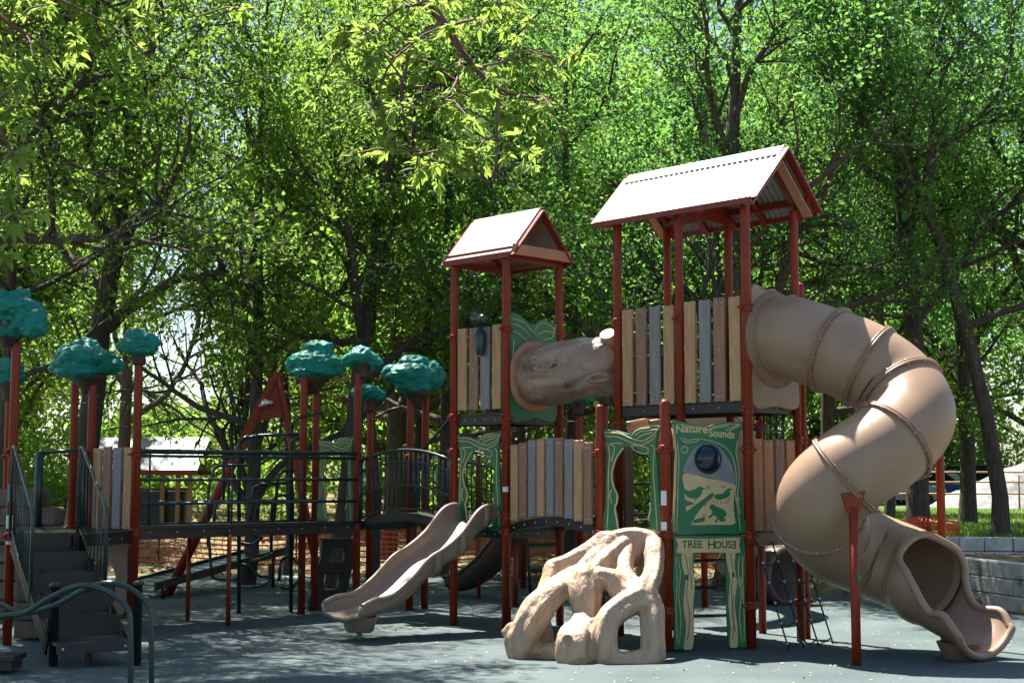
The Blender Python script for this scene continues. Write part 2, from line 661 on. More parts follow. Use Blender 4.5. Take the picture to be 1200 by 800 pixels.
def deck(parent, pts, ztop, name='deck', thick=.11):
    """steel deck of a polygon with side skirt and underside ribs"""
    mb = MB()
    n_ = len(pts)
    vs = [V((p[0], p[1], ztop - .03)) for p in pts] + [V((p[0], p[1], ztop)) for p in pts]
    mb.add(vs, [tuple(range(n_))[::-1], tuple(range(n_, 2 * n_))] + [(i, (i + 1) % n_, n_ + (i + 1) % n_, n_ + i) for i in range(n_)])
    c = sum((V(p) for p in pts), V()) / n_
    for i in range(n_):
        a, b = V(pts[i]), V(pts[(i + 1) % n_])
        a = a + (c - a) * .03
        b = b + (c - b) * .03
        mb.bar(V((a.x, a.y, ztop - .03 - thick / 2)), V((b.x, b.y, ztop - .03 - thick / 2)), .02, thick)
    o = obj(name, mb, deckmat, parent, .004)
    bo = MB()
    for i in range(n_):
        a, b = V(pts[i]), V(pts[(i + 1) % n_])
        d = (b - a).normalized()
        nn = V((d.y, -d.x, 0))
        for t in (.2, .4, .6, .8):
            q = a + (b - a) * t
            sgn = 1 if (q - c).dot(nn) > 0 else -1
            bo.lathe([(.011, 0), (.009, .008), (.003, .011)], V((q.x, q.y, ztop - .08)) + nn * sgn * .006 - (q - c) * .028, 8, nn * sgn)
    obj('bolt_row', bo, steel, o)
    return o


def plank_panel(parent, fr, z0, z1, mats, name='plank_panel', gap=.02, x0=.075, x1=None, rails=True, zfun=None, lean=0.0, y=.0):
    x1 = x1 or fr.w - .075
    o = bpy.data.objects.new(name, None)
    COL.objects.link(o); o.parent = parent
    ORI[o.name] = ORI[parent.name]
    if rails:
        for zz in (z0 + .14, z0 + (z1 - z0) * .5, z1 - .12):
            base = MB()
            base.tube([fr.pt(0.05, zz + (zfun(0.05 / fr.w) if zfun else 0), y - .03)] + [fr.pt(fr.w * t, zz + (zfun(t) if zfun else 0), y - .03) for t in (.25, .5, .75)] + [fr.pt(fr.w - .05, zz + (zfun(1) if zfun else 0), y - .03)], .014, 8)
            obj('rail', base, pipe, o)
    n_ = len(mats)
    wd = (x1 - x0 - gap * (n_ - 1)) / n_
    for i, mt in enumerate(mats):
        xa = x0 + i * (wd + gap)
        xm = xa + wd / 2
        dz = zfun(xm / fr.w) if zfun else 0
        b, t = z0 + dz, z1 + dz + random.uniform(-.008, .012)
        lp = [(xa, b + .012), (xa + .012, b), (xm, b + .008), (xa + wd - .012, b), (xa + wd, b + .012), (xa + wd - .002, (b + t) / 2),
              (xa + wd, t - .014), (xa + wd - .012, t), (xm + .012, t - .004), (xm, t - .014), (xm - .012, t - .004), (xa + .012, t), (xa, t - .014), (xa + .002, (b + t) / 2)]
        pk = curve_panel('plank', [lp], fr, y + random.uniform(-.004, .004), .026, mt, o, .003, smooth=False)
        bo = MB()
        for zz in (b + .06, (b + t) / 2, t - .06):
            for xx in ((xa + wd * .3, xa + wd * .7) if zz != (b + t) / 2 else (xm,)):
                bo.lathe([(.010, 0), (.008, .006), (.003, .008)], fr.pt(xx, zz, y + .015), 8, fr.n)
        bm = bmesh.new(); bm.from_mesh(pk.data)
        nf = len(bm.faces)
        vv = [bm.verts.new(q - ORI[o.name]) for q in bo.v]
        for f in bo.f:
            bm.faces.new([vv[i] for i in f]).material_index = 1
        bm.to_mesh(pk.data); bm.free()
        pk.data.materials.append(steel)
    return o


def tree_opening_panel(parent, fr, z0=LOW - .02, z1=2.33, lines=True):
    """green routed panel with a tree-shaped opening"""
    k = (fr.w - .11) / 247.0
    kz = (z1 - z0) / 490.0

    def q(a):
        return [(.055 + (x - 75) * k, z0 + (765 - y) * kz) for x, y in a]
    out = q([(78, 290), (100, 291), (135, 293), (165, 302), (192, 308), (212, 292), (235, 281), (270, 277), (300, 275), (321, 281), (314, 300), (306, 330), (304, 400), (310, 520), (318, 640), (322, 765), (200, 765), (75, 765), (82, 620), (88, 500), (92, 420), (90, 340)])
    # only a lintel and two jambs: the opening reaches the deck
    hole = q([(165, 372), (190, 368), (215, 372), (235, 392), (268, 408), (277, 440), (280, 520), (276, 610), (272, 690), (268, 750), (205, 752), (142, 750), (136, 700), (126, 640), (138, 592), (120, 545), (112, 490), (132, 420)])
    o = curve_panel('tree_panel', [out, hole], fr, 0, .022, green, parent, .003)
    if lines:
        mb = MB()
        for ln in ([(165, 372), (150, 392), (132, 420), (116, 470), (112, 500), (120, 545), (136, 585), (134, 620), (126, 645), (132, 690), (140, 745)],
                   [(82, 300), (150, 306), (200, 330), (245, 342), (285, 322), (315, 288)],
                   [(84, 316), (140, 322), (190, 345), (235, 360), (262, 352), (290, 335), (305, 312)],
                   [(215, 316), (240, 300), (275, 296), (310, 292)], [(222, 332), (250, 314), (290, 306)],
                   [(200, 318), (215, 300), (240, 288), (280, 284)],
                   [(96, 350), (104, 400), (98, 500), (96, 640), (90, 740)], [(106, 352), (126, 372), (112, 430)], [(108, 360), (118, 350), (160, 352)],
                   [(284, 360), (296, 380), (292, 480), (300, 620), (306, 745)], [(268, 690), (278, 650), (276, 620)],
                   [(196, 362), (220, 388), (262, 400), (270, 378), (240, 364), (200, 360)], [(112, 560), (104, 590), (112, 625)]):
            pts = crom([fr.pt(a, b, .014) for a, b in q(ln)], 5)
            mb = MB().tube(pts, .0065 if ln[0] != (165, 372) else .010, 6)
            obj('routed_line', mb, cream, o)
    return o


# ------------------------------------------------------------------ tall tower
tower = thing('play_tower', 'tall red posted tower under the corrugated metal roof, with green panels at its foot', 'play tower', (B_.x, B_.y, 0))
EAVE, RIDGE = 4.78, 5.38
cz = (2.05, 2.42, 3.55)
post(tower, A_, EAVE, collars=(LOW - .05, 2.38, 3.58))
post(tower, B_, EAVE, collars=(LOW - .05, 2.38, 3.55))
pC = post(tower, C_, EAVE, r=.056, collars=(.45, LOW - .02, 2.08, 2.5, 3.60))
post(tower, E_, EAVE, collars=(LOW - .05, 2.38))
post(tower, F_, EAVE, collars=(LOW - .05, 2.38))
post(tower, D_, EAVE, collars=(.42, LOW - .05, 2.2, 3.55))
pN = post(tower, N_, 2.60, r=.056, collars=(.42, LOW + .0, 2.08), name='short_post')
post(tower, M_, 2.58, collars=(LOW - .02, 2.05), name='short_post')
G1 = D_ + v * .5 + u * -.22
post(tower, D_ + V((.13, .35, 0)), 4.0, r=.045, collars=(.42, 2.2, 3.5), name='short_post')
post(tower, F_ + V((.12, -.02, 0)) + v * .35, 4.02, r=.045, collars=(2.4,), name='short_post')
# stickers on the short post
for z, hh in ((1.50, .15), (1.22, .11)):
    mb = MB()
    for k in range(7):
        pass
    rows = []
    for zz in (z, z + hh):
        rows.append([V((N_.x + math.sin(a) * .0575, N_.y - math.cos(a) * .0575, zz)) for a in [R(-70 + i * 10) for i in range(8)]])
    mb.sheet(rows)
    s_ = obj('sticker', mb, white, pN)

deck(tower, [A_, C_, D_, E_], UPP, 'upper_deck')
deck(tower, [M_, N_, C_, D_, E_, A_], LOW, 'lower_deck', .10)
# guards of the upper deck
frAB, frBC, frCD = Fr(A_, B_), Fr(B_, C_), Fr(C_, D_)
plank_panel(tower, frAB, UPP - .02, 3.72, [pl_tan, pl_brown, pl_grey, pl_tan], gap=.055)
plank_panel(tower, frBC, UPP - .02, 3.74, [pl_tan, pl_grey, pl_brown, pl_tan], gap=.055)
plank_panel(tower, Fr(E_, F_), UPP - .02, 3.72, [pl_brown, pl_tan, pl_grey, pl_brown], gap=.05)
plank_panel(tower, Fr(F_, D_), UPP - .02, 3.72, [pl_brown, pl_grey, pl_tan, pl_brown], gap=.05)
# lower guard by the net and dark bar screen above it
plank_panel(tower, frCD, LOW + .02, 2.2, [pl_orange, pl_orange, pl_brown, pl_orange], gap=.04)
mb = MB()
for i in range(7):
    x = .1 + i * (frCD.w - .2) / 6
    mb.tube([frCD.pt(x, 2.1, -.12), frCD.pt(x, 2.52, -.12)], .010, 8)
for z in (2.12, 2.3, 2.5):
    mb.tube([frCD.pt(.06, z, -.12), frCD.pt(frCD.w - .06, z, -.12)], .013, 8)
obj('bar_screen', mb, pipe, tower)
mb = MB()
mb.box(frCD.pt(frCD.w / 2, LOW - .07, .035), (frCD.w - .12, .03, .13), frCD.ex, frCD.n)
obj('edge_board', mb, brownpl, tower, .006)
# back guard low
plank_panel(tower, Fr(A_, E_), LOW + .02, 2.2, [pl_brown, pl_tan], gap=.45, x0=.1)
plank_panel(tower, Fr(E_, F_), LOW + .02, 2.2, [pl_brown, pl_grey, pl_tan, pl_brown], gap=.04)

tree_opening_panel(tower, Fr(M_, N_))
# ---- sound panel between the short post and the tall post
frNC = Fr(N_, C_)
Wp = frNC.w
kx_ = (Wp - .12) / 352.0
kz_ = 1.17 / 570.0


def sp_(a):
    return [(.06 + (x - 36) * kx_, LOW + .005 + (614 - y) * kz_) for x, y in a]


def spc(x, y):
    return sp_([(x, y)])[0]


snd = curve_panel('sound_panel', [sp_([(36, 50), (62, 45), (120, 56), (165, 66), (205, 72), (240, 60), (275, 50), (330, 45), (384, 50), (376, 90), (360, 130), (356, 220), (358, 320), (370, 420), (382, 520), (386, 612), (215, 614), (44, 612), (48, 500), (54, 380), (60, 220), (54, 130), (44, 90)])], frNC, .0, .022, green, tower, .003)
curve_panel('speaker_plate', [sp_([(97, 304), (98, 275), (115, 230), (150, 182), (205, 156), (260, 172), (308, 230), (334, 290), (340, 358), (215, 332)])], frNC, .014, .006, plate, snd, .001)
hb = MB()
for i in range(18):
    for j in range(14):
        x, y = 104 + i * 13, 170 + j * 13
        if (x - 212) ** 2 + (y - 235) ** 2 < 70 ** 2: continue
        top = 160 + abs(x - 210) ** 1.7 * .042
        if y < top + 8 or y > 300 + (x - 97) * .22: continue
        a, b = spc(x, y)
        hb.lathe([(.0045, 0), (.004, .001)], frNC.pt(a, b, .0182), 6, frNC.n)
obj('speaker_hole', hb, rope, snd)
domec = spc(212, 236)
dm = MB()
dm.lathe([(.150 * math.cos(t), .10 * math.sin(t)) for t in [R(x) for x in (0, 12, 25, 38, 50, 62, 74, 84, 89)]], frNC.pt(domec[0], domec[1], .017), 28, frNC.n)
domemat = mk('dark blue bubble', (0.004, 0.02, 0.035), 0.04, 0.1)
obj('bubble_window', dm, domemat, snd)
dr = MB()
dr.lathe([(.150, .001), (.158, .001), (.158, .008), (.150, .010)], frNC.pt(domec[0], domec[1], .016), 28, frNC.n)
obj('bubble_ring', dr, scopem, snd)
pic = curve_panel('picture_field', [sp_([(97, 309), (215, 336), (335, 362), (337, 420), (334, 480), (338, 530), (334, 569), (230, 570), (127, 569), (116, 530), (100, 470), (97, 390)])], frNC, .012, .004, cream, snd, .001)
for lp in ([(76, 378), (84, 379), (98, 388), (112, 397), (124, 398), (138, 392), (152, 388), (160, 380), (171, 376), (181, 380), (193, 386), (194, 390), (182, 393), (181, 406), (176, 420), (166, 431), (155, 436), (152, 446), (146, 446), (146, 437), (128, 436), (112, 428), (100, 414), (88, 398), (78, 388)],
           [(72, 438), (84, 428), (96, 432), (104, 446), (120, 450), (142, 460), (140, 466), (120, 470), (104, 478), (90, 490), (74, 500)],
           [(78, 568), (74, 545), (86, 520), (70, 522), (70, 505), (100, 506), (128, 484), (158, 462), (186, 442), (205, 425), (226, 410), (234, 408), (239, 420), (232, 432), (216, 446), (196, 464), (176, 486), (160, 508), (146, 530), (134, 552), (124, 570)],
           [(216, 482), (219, 472), (228, 466), (238, 468), (246, 476), (260, 482), (276, 488), (290, 498), (298, 510), (298, 522), (288, 532), (282, 536), (292, 542), (296, 549), (286, 552), (276, 558), (268, 552), (262, 545), (254, 552), (248, 560), (240, 552), (250, 542), (254, 534), (244, 526), (236, 520), (228, 528), (218, 536), (208, 530), (220, 522), (230, 510), (228, 498), (220, 492)],
           [(240, 424), (250, 416), (264, 414), (278, 414), (286, 408), (294, 398), (306, 388), (320, 386), (332, 390), (322, 394), (312, 404), (318, 412), (314, 424), (300, 434), (282, 440), (262, 444), (246, 438)]):
    curve_panel('animal_shape', [sp_(lp)], frNC, .0155, .003, green, snd, .0, res=2)
mb = MB()
for (x, y, r_) in ((146, 552, .022), (158, 549, .024), (171, 547, .024), (184, 543, .026)):
    a, b = spc(x, y)
    obj('animal_shape', MB().lathe([(r_, 0), (r_ * .9, .004)], frNC.pt(a, b, .014), 10, frNC.n), green, snd)
for ln in ([(186, 535), (184, 515)], [(192, 535), (196, 514)], [(206, 372), (214, 380), (218, 392)], [(200, 380), (206, 388)], [(276, 380), (282, 370)], [(286, 384), (292, 370)],
           [(198, 478), (196, 468), (204, 462)], [(232, 448), (240, 456)], [(248, 450), (256, 462)], [(268, 450), (272, 464)], [(288, 448), (288, 462)], [(304, 444), (298, 466)], [(318, 436), (308, 452)], [(308, 528), (314, 524)]):
    obj('sound_mark', MB().tube([frNC.pt(*spc(a, b), .015) for a, b in ln], .0045, 6), green, snd)
mb = MB()
for ln in ([(66, 60), (130, 70), (200, 86), (262, 66), (330, 56), (374, 58)], [(215, 84), (262, 74), (318, 66)], [(320, 92), (340, 78), (376, 62)], [(300, 92), (330, 74), (370, 56)],
           [(84, 130), (100, 150), (140, 152), (170, 140)], [(96, 130), (118, 142), (160, 134), (210, 140), (270, 160), (320, 200), (344, 270), (350, 350), (344, 420), (356, 500), (366, 600)],
           [(360, 140), (350, 200), (362, 280), (362, 360), (354, 430), (368, 520)], [(66, 150), (72, 250), (66, 380), (62, 500), (58, 600)], [(354, 430), (362, 440), (354, 452), (348, 440), (354, 430)],
           [(84, 186), (98, 172), (114, 182), (112, 200), (96, 206), (84, 194), (84, 186)]):
    obj('routed_line', MB().tube(crom([frNC.pt(*spc(a, b), .013) for a, b in ln], 4), .0055, 6), cream, snd)
mb = MB()
mb.tube([frNC.pt(*spc(a, b), .004) for a, b in ((44, 60), (52, 130), (60, 220), (54, 380), (48, 500), (44, 605))], .013, 8)
obj('cream_edge', mb, cream, snd)
tx = spc(56, 106)
text_on('lettering', 'Nature', frNC, tx[0], tx[1], .014, .125, cream, snd, sx=1.02, bold=.003, per=lambda x: .012 * math.sin(x * 9))
tx = spc(217, 124)
text_on('lettering', 'Sounds', frNC, tx[0], tx[1] - .004, .014, .112, cream, snd, sx=.92, bold=.003, per=lambda x: .010 * math.sin(x * 9 + 1))
# ---- doorway panel with the sign board
zt = LOW - .02
dk = (Wp - .12) / 305.0


def dp_(a):
    return [(.06 + (x - 60) * dk, zt - (y - 308) * zt / 486.0 + .01) for x, y in a]


door = curve_panel('doorway_panel', [dp_([(64, 310), (200, 312), (360, 310), (364, 380), (358, 500), (362, 640), (366, 788), (288, 788), (286, 700), (282, 560), (284, 430), (276, 384), (160, 384), (148, 430), (150, 560), (146, 700), (140, 788), (62, 788), (66, 640), (60, 500), (66, 380)])], frNC, .002, .022, green, tower, .003, smooth=False)
curve_panel('trunk_strip', [dp_([(100, 372), (122, 366), (142, 374), (140, 440), (150, 520), (142, 600), (146, 700), (138, 780), (120, 790), (102, 780), (112, 700), (102, 600), (112, 500), (98, 430)])], frNC, .0175, .006, cream, door, .001, res=4)
curve_panel('trunk_strip', [dp_([(284, 372), (304, 366), (322, 374), (318, 440), (326, 520), (316, 600), (326, 700), (326, 780), (312, 790), (294, 780), (298, 700), (290, 600), (298, 500), (286, 430)])], frNC, .0175, .006, cream, door, .001, res=4)
sb = curve_panel('sign_board', [dp_([(76, 326), (84, 320), (200, 324), (330, 320), (342, 330), (338, 356), (342, 378), (328, 386), (200, 382), (90, 384), (76, 376), (82, 350)])], frNC, .0185, .010, cream, door, .002)
mb = MB()
for ln in ([(82, 400), (92, 470), (84, 560), (92, 660), (84, 770)], [(74, 400), (78, 500), (72, 620), (78, 770)], [(340, 400), (334, 480), (346, 560), (336, 660), (346, 770)], [(354, 400), (352, 520), (356, 660), (354, 770)], [(332, 500), (340, 490), (346, 504), (340, 526), (332, 516), (332, 500)]):
    obj('routed_line', MB().tube(crom([frNC.pt(*dp_([q_])[0], .014) for q_ in ln], 4), .0055, 6), cream, door)
mb = MB()
for ln in ([(112, 390), (124, 470), (116, 560), (128, 650), (118, 750)], [(130, 400), (134, 470), (138, 540)], [(300, 390), (310, 470), (302, 560), (312, 650), (306, 750)], [(312, 560), (304, 640), (318, 720)]):
    obj('grain_line', MB().tube(crom([frNC.pt(*dp_([q_])[0], .0215) for q_ in ln], 4), .004, 6), ink, door)
for (x, y) in ((116, 486), (312, 480)):
    a, b = dp_([(x, y)])[0]
    obj('knot_mark', MB().box(frNC.pt(a, b, .0215), (.03, .004, .05), frNC.ex, frNC.n), ink, door)
a, b = dp_([(98, 366)])[0]
text_on('lettering', 'TREE', frNC, a, b + .004, .0255, .112, ink, door, sx=.95, bold=.002, per=lambda x: .008 * math.sin(x * 12))
a, b = dp_([(204, 366)])[0]
text_on('lettering', 'H', frNC, a, b - .004, .0255, .135, ink, door, sx=.95, bold=.002)
a, b = dp_([(232, 366)])[0]
text_on('lettering', 'OUS', frNC, a, b - .002, .0255, .108, ink, door, sx=.95, bold=.002, per=lambda x: .006 * math.sin(x * 12))
a, b = dp_([(305, 366)])[0]
text_on('lettering', 'E', frNC, a, b - .002, .0255, .108, ink, door, sx=.95, mirror=True, bold=.002)
# ladder inside the doorway
mb = MB()
for z in (.28, .58, .88):
    mb.tube([P(815, 600, 16.6) * 0 + V((1.9, 16.05, z)), V((2.42, 16.2, z))], .016, 8)
mb.tube([V((2.42, 16.2, .12)), V((2.42, 16.2, LOW - .1))], .018, 8)
mb.tube([V((1.9, 16.05, .0)), V((1.9, 16.05, LOW - .1))], .018, 8)
obj('ladder', mb, pipe, tower)


# ---- corrugated roof
def roof_tall():
    ov, og = .16, .21
    a0, a1 = A_ - u * og, C_ + u * og
    ln = (a1 - a0).length
    half = L_ / 2 + ov
    mid = v * (L_ / 2)
    mb = MB()
    for sgn in (-1, 1):
        for th_ in (0, -.008):
            rows = []
            for j in range(3):
                t = j / 2
                row = []
                for i in range(int(ln / .0095) + 1):
                    s = i * .0095
                    wv = .011 * math.sin(2 * math.pi * s / .076)
                    c = a0 + u * s + mid + v * (sgn * half * t)
                    row.append(V((c.x, c.y, RIDGE - (RIDGE - EAVE + .03) * t + wv + th_)))
                rows.append(row)
            mb.sheet(rows)
    ro = obj('roof', mb, galv, tower)
    # ridge cap
    cap = MB()
    for sgn in (-1, 1):
        p = lambda s, t, dz: V(((a0 + u * s + mid + v * (sgn * half * t)).x, (a0 + u * s + mid + v * (sgn * half * t)).y, RIDGE - (RIDGE - EAVE + .03) * t + dz))
        cap.add([p(0, 0, .018), p(ln, 0, .018), p(ln, .16, .018), p(0, .16, .018), p(0, 0, .030), p(ln, 0, .030), p(ln, .16, .022), p(0, .16, .022)],
                [(0, 3, 2, 1), (4, 5, 6, 7), (0, 1, 5, 4), (1, 2, 6, 5), (2, 3, 7, 6), (3, 0, 4, 7)])
    obj('ridge_cap', cap, galv, ro)
    # red frame: eave fascias, barge boards, rafters, purlins
    for sgn in (-1, 1):
        fa = MB()
        q = v * (sgn * half)
        p0, p1 = a0 + mid + q, a1 + mid + q
        fa.bar(V((p0.x, p0.y, EAVE - .055)), V((p1.x, p1.y, EAVE - .055)), .022, .065)
        obj('fascia', fa, darkred, ro, .003)
        pl = MB()
        q = v * (sgn * L_ / 2)
        p0, p1 = a0 + mid + q, a1 + mid + q
        zz = RIDGE - (RIDGE - EAVE + .03) * (L_ / 2 / half) - .06
        pl.bar(V((p0.x, p0.y, zz)), V((p1.x, p1.y, zz)), .05, .07)
        obj('wall_plate', pl, darkred, ro, .004)
        for i, base in enumerate((a0 - u * .014, a1 + u * .014)):
            bb = MB()
            r0 = base + mid
            e0 = r0 + v * (sgn * half)
            bb.bar(V((r0.x, r0.y, RIDGE - .012)), V((e0.x, e0.y, EAVE - .042)), .026, .10, up=u)
            obj('barge_board', bb, darkred, ro, .003)
            iw = MB()
            off = u * (.10 if i == 0 else -.10)
            r0 = r0 + off; e0 = r0 + v * (sgn * (half - .06))
            iw.bar(V((r0.x, r0.y, RIDGE - .14)), V((e0.x, e0.y, EAVE - .085)), .020, .12, up=u)
            obj('gable_board', iw, boardtan if sgn > 0 else pl_brown, ro, .003)
        for base in (A_, B_ - u * .42, B_, B_ + u * .42, C_):
            rf = MB()
            r0 = base + mid
            e0 = r0 + v * (sgn * half)
            rf.bar(V((r0.x, r0.y, RIDGE - .085)), V((e0.x, e0.y, EAVE - .10)), .035, .07, up=u)
            obj('rafter', rf, darkred, ro)
    for base in (B_,):
        tr = MB()
        r0 = base + mid
        l0, l1 = base - v * .02, base + v * (L_ + .02)
        if base is B_:
            tr.add([V((l0.x, l0.y, EAVE)) + u * .012, V((l1.x, l1.y, EAVE)) + u * .012, V((r0.x, r0.y, RIDGE - .1)) + u * .012, V((l0.x, l0.y, EAVE)) - u * .012, V((l1.x, l1.y, EAVE)) - u * .012, V((r0.x, r0.y, RIDGE - .1)) - u * .012],
                   [(0, 1, 2), (3, 5, 4), (0, 3, 4, 1), (1, 4, 5, 2), (2, 5, 3, 0)])
        tr.bar(V((l0.x, l0.y, EAVE - .02)), V((l1.x, l1.y, EAVE - .02)), .04, .08)
        obj('tie_beam', tr, darkred, ro)


roof_tall()

# ------------------------------------------------------------------ small tower
tow2 = thing('play_tower', 'small single bay tower with pale board roof and telescope, left of the corrugated roof', 'play tower', (P2.x, P2.y, 0))
E2, R2Z = 4.46, 5.06
for p, c in ((P1, (LOW - .05, 2.1, 2.52, 3.5)), (P2, (LOW - .05, LOW + .13, 2.15, 2.5, 3.55)), (P3, (LOW - .05, 2.15, 2.5, 3.55)), (P4, (2.1,))):
    pp = post(tow2, p, E2, collars=c)
    if p is P2:
        mb = MB()
        mb.sheet([[V((p.x + math.sin(a) * .0535, p.y - math.cos(a) * .0535, zz)) for a in [R(-50 + i * 10) for i in range(9)]] for zz in (1.62, 1.68)])
        obj('sticker', mb, white, pp)
deck(tow2, [P1, P2, P3, P4], 2.56, 'upper_deck')
deck(tow2, [P1, P2, P3, P4], LOW, 'lower_deck', .10)
fr12, fr23 = Fr(P1, P2), Fr(P2, P3)
plank_panel(tow2, fr12, 2.6, 3.61, [pl_tan, pl_brown, pl_grey, pl_tan], gap=.05)
# telescope on the plank panel
sc_ = fr12.pt(fr12.w * .60, 3.42, .075)
mb = MB()
mb.lathe([(.03, -.17), (.05, -.15), (.065, -.04), (.07, .06), (.05, .13), (.025, .16), (.025, .24)], sc_, 12)
mb.tube([fr12.pt(fr12.w * .60, 3.4, .0), fr12.pt(fr12.w * .60, 3.4, .09)], .03, 10)
t1 = obj('scope_stand', mb, scopem, tow2)
mb = MB()
ax = (u * .75 - v * .35 + V((0, 0, -.12))).normalized()
c0 = sc_ + V((0, 0, .28))
mb.lathe([(.035, -.16), (.052, -.155), (.055, -.05), (.062, .0), (.062, .08), (.085, .12), (.092, .17), (.070, .172)], c0 , 14, -ax)
obj('telescope', mb, scopem, t1)
# green panel with the round tunnel mouth
W23 = fr23.w
pts = [(.055, 2.5), (W23 / 2, 2.5), (W23 - .055, 2.5), (W23 - .058, 3.1), (W23 - .055, 3.5), (W23 - .02, 3.66), (W23 - .12, 3.68), (W23 * .62, 3.70), (W23 * .5, 3.62), (W23 * .4, 3.66), (.2, 3.73), (.055, 3.72), (.06, 3.3)]
hole = [(W23 / 2 + .39 * math.cos(a), 3.0 + .39 * math.sin(a)) for a in [2 * math.pi * i / 16 for i in range(16)]]
tp = curve_panel('tunnel_panel', [pts, hole], fr23, 0, .024, green, tow2, .003)
mb = MB()
for ln in ([(.08, 3.68), (.25, 3.66), (.42, 3.56), (.56, 3.47)], [(.08, 3.62), (.24, 3.59), (.4, 3.48)], [(.08, 3.54), (.22, 3.5), (.34, 3.42)], [(.45, 3.55), (.58, 3.66), (.72, 3.65), (W23 - .1, 3.6)], [(.52, 3.52), (.66, 3.57), (W23 - .1, 3.56)], [(W23 - .08, 3.63), (W23 - .14, 3.5), (.62, 3.46)], [(.12, 3.45), (.1, 3.2), (.14, 3.1)]):
    obj('routed_line', MB().tube(crom([fr23.pt(a, b, .0155) for a, b in ln], 4), .006, 6), cream, tp)
tree_opening_panel(tow2, fr12)
plank_panel(tow2, Fr(P4, P3), LOW + .02, 2.2, [pl_brown, pl_tan, pl_grey, pl_brown], gap=.05)
plank_panel(tow2, Fr(P4, P3), 2.6, 3.56, [pl_brown, pl_tan, pl_grey, pl_brown], gap=.05)


def roof_small():
    og, half = .13, L_ / 2 + .06
    a0, a1 = P1 - u * og, P2 + u * og
    mid = v * (L_ / 2)
    mb = MB()
    for sgn in (-1, 1):
        nbd = 2
        for k in range(nbd):
            t0, t1 = k / nbd, (k + 1) / nbd
            def p(base, t, dz):
                q = base + mid + v * (sgn * half * t)
                return V((q.x, q.y, R2Z - (R2Z - E2) * t + dz))
            lip = .004 * (k % 2)
            mb.add([p(a0, t0, lip), p(a1, t0, lip), p(a1, t1 - .0015, lip), p(a0, t1 - .0015, lip), p(a0, t0, -.024), p(a1, t0, -.024), p(a1, t1 - .0015, -.024), p(a0, t1 - .0015, -.024)],
                   [(0, 3, 2, 1), (4, 5, 6, 7), (0, 1, 5, 4), (1, 2, 6, 5), (2, 3, 7, 6), (3, 0, 4, 7)])
    ro = obj('roof', mb, rooftan, tow2, .004)
    for sgn in (-1, 1):
        for base in (a0 - u * .013, a1 + u * .013):
            bb = MB()
            r0 = base + mid; e0 = r0 + v * (sgn * half)
            bb.bar(V((r0.x, r0.y, R2Z - .045)), V((e0.x, e0.y, E2 - .045)), .024, .10, up=u)
            obj('barge_board', bb, darkred, ro, .003)
        un = MB()
        for k in range(2):
            p0 = a0 + mid + v * (sgn * (.15 + .28 * k)); p1 = a1 + mid + v * (sgn * (.15 + .28 * k))
            zz = R2Z - (R2Z - E2) * ((.15 + .28 * k) / half) - .05
            un.bar(V((p0.x, p0.y, zz)) + u * .05, V((p1.x, p1.y, zz)) - u * .05, .16, .02, up=(v * (sgn * (R2Z - E2)) + V((0, 0, half))).normalized())
        obj('soffit_board', un, pl_brown if sgn > 0 else boardtan, ro)
        q = v * (sgn * (half - .02)); p0, p1 = a0 + mid + q, a1 + mid + q
        fa = MB(); fa.bar(V((p0.x, p0.y, E2 - .03)) + v * (sgn * .035), V((p1.x, p1.y, E2 - .03)) + v * (sgn * .035), .022, .07)
        obj('fascia', fa, darkred, ro, .003)
        pl = MB(); q = v * (sgn * L_ / 2); p0, p1 = a0 + mid + q, a1 + mid + q
        pl.bar(V((p0.x, p0.y, E2 + .03)), V((p1.x, p1.y, E2 + .03)), .05, .09)
        obj('wall_plate', pl, darkred, ro)
    for base, mt in ((a1 + u * .03, boardtan), (a0 - u * .03, boardtan)):
        l0, l1 = base + mid - v * (half - .02), base + mid + v * (half - .02)
        tb = MB(); tb.bar(V((l0.x, l0.y, E2 + .035)), V((l1.x, l1.y, E2 + .035)), .03, .13)
        obj('gable_board', tb, mt, ro, .006)
    for base in (P1, P2):
        l0, l1 = base, base + v * L_
        tb = MB(); tb.bar(V((l0.x, l0.y, E2 - .04)), V((l1.x, l1.y, E2 - .04)), .04, .08)
        obj('tie_beam', tb, darkred, ro)


roof_small()

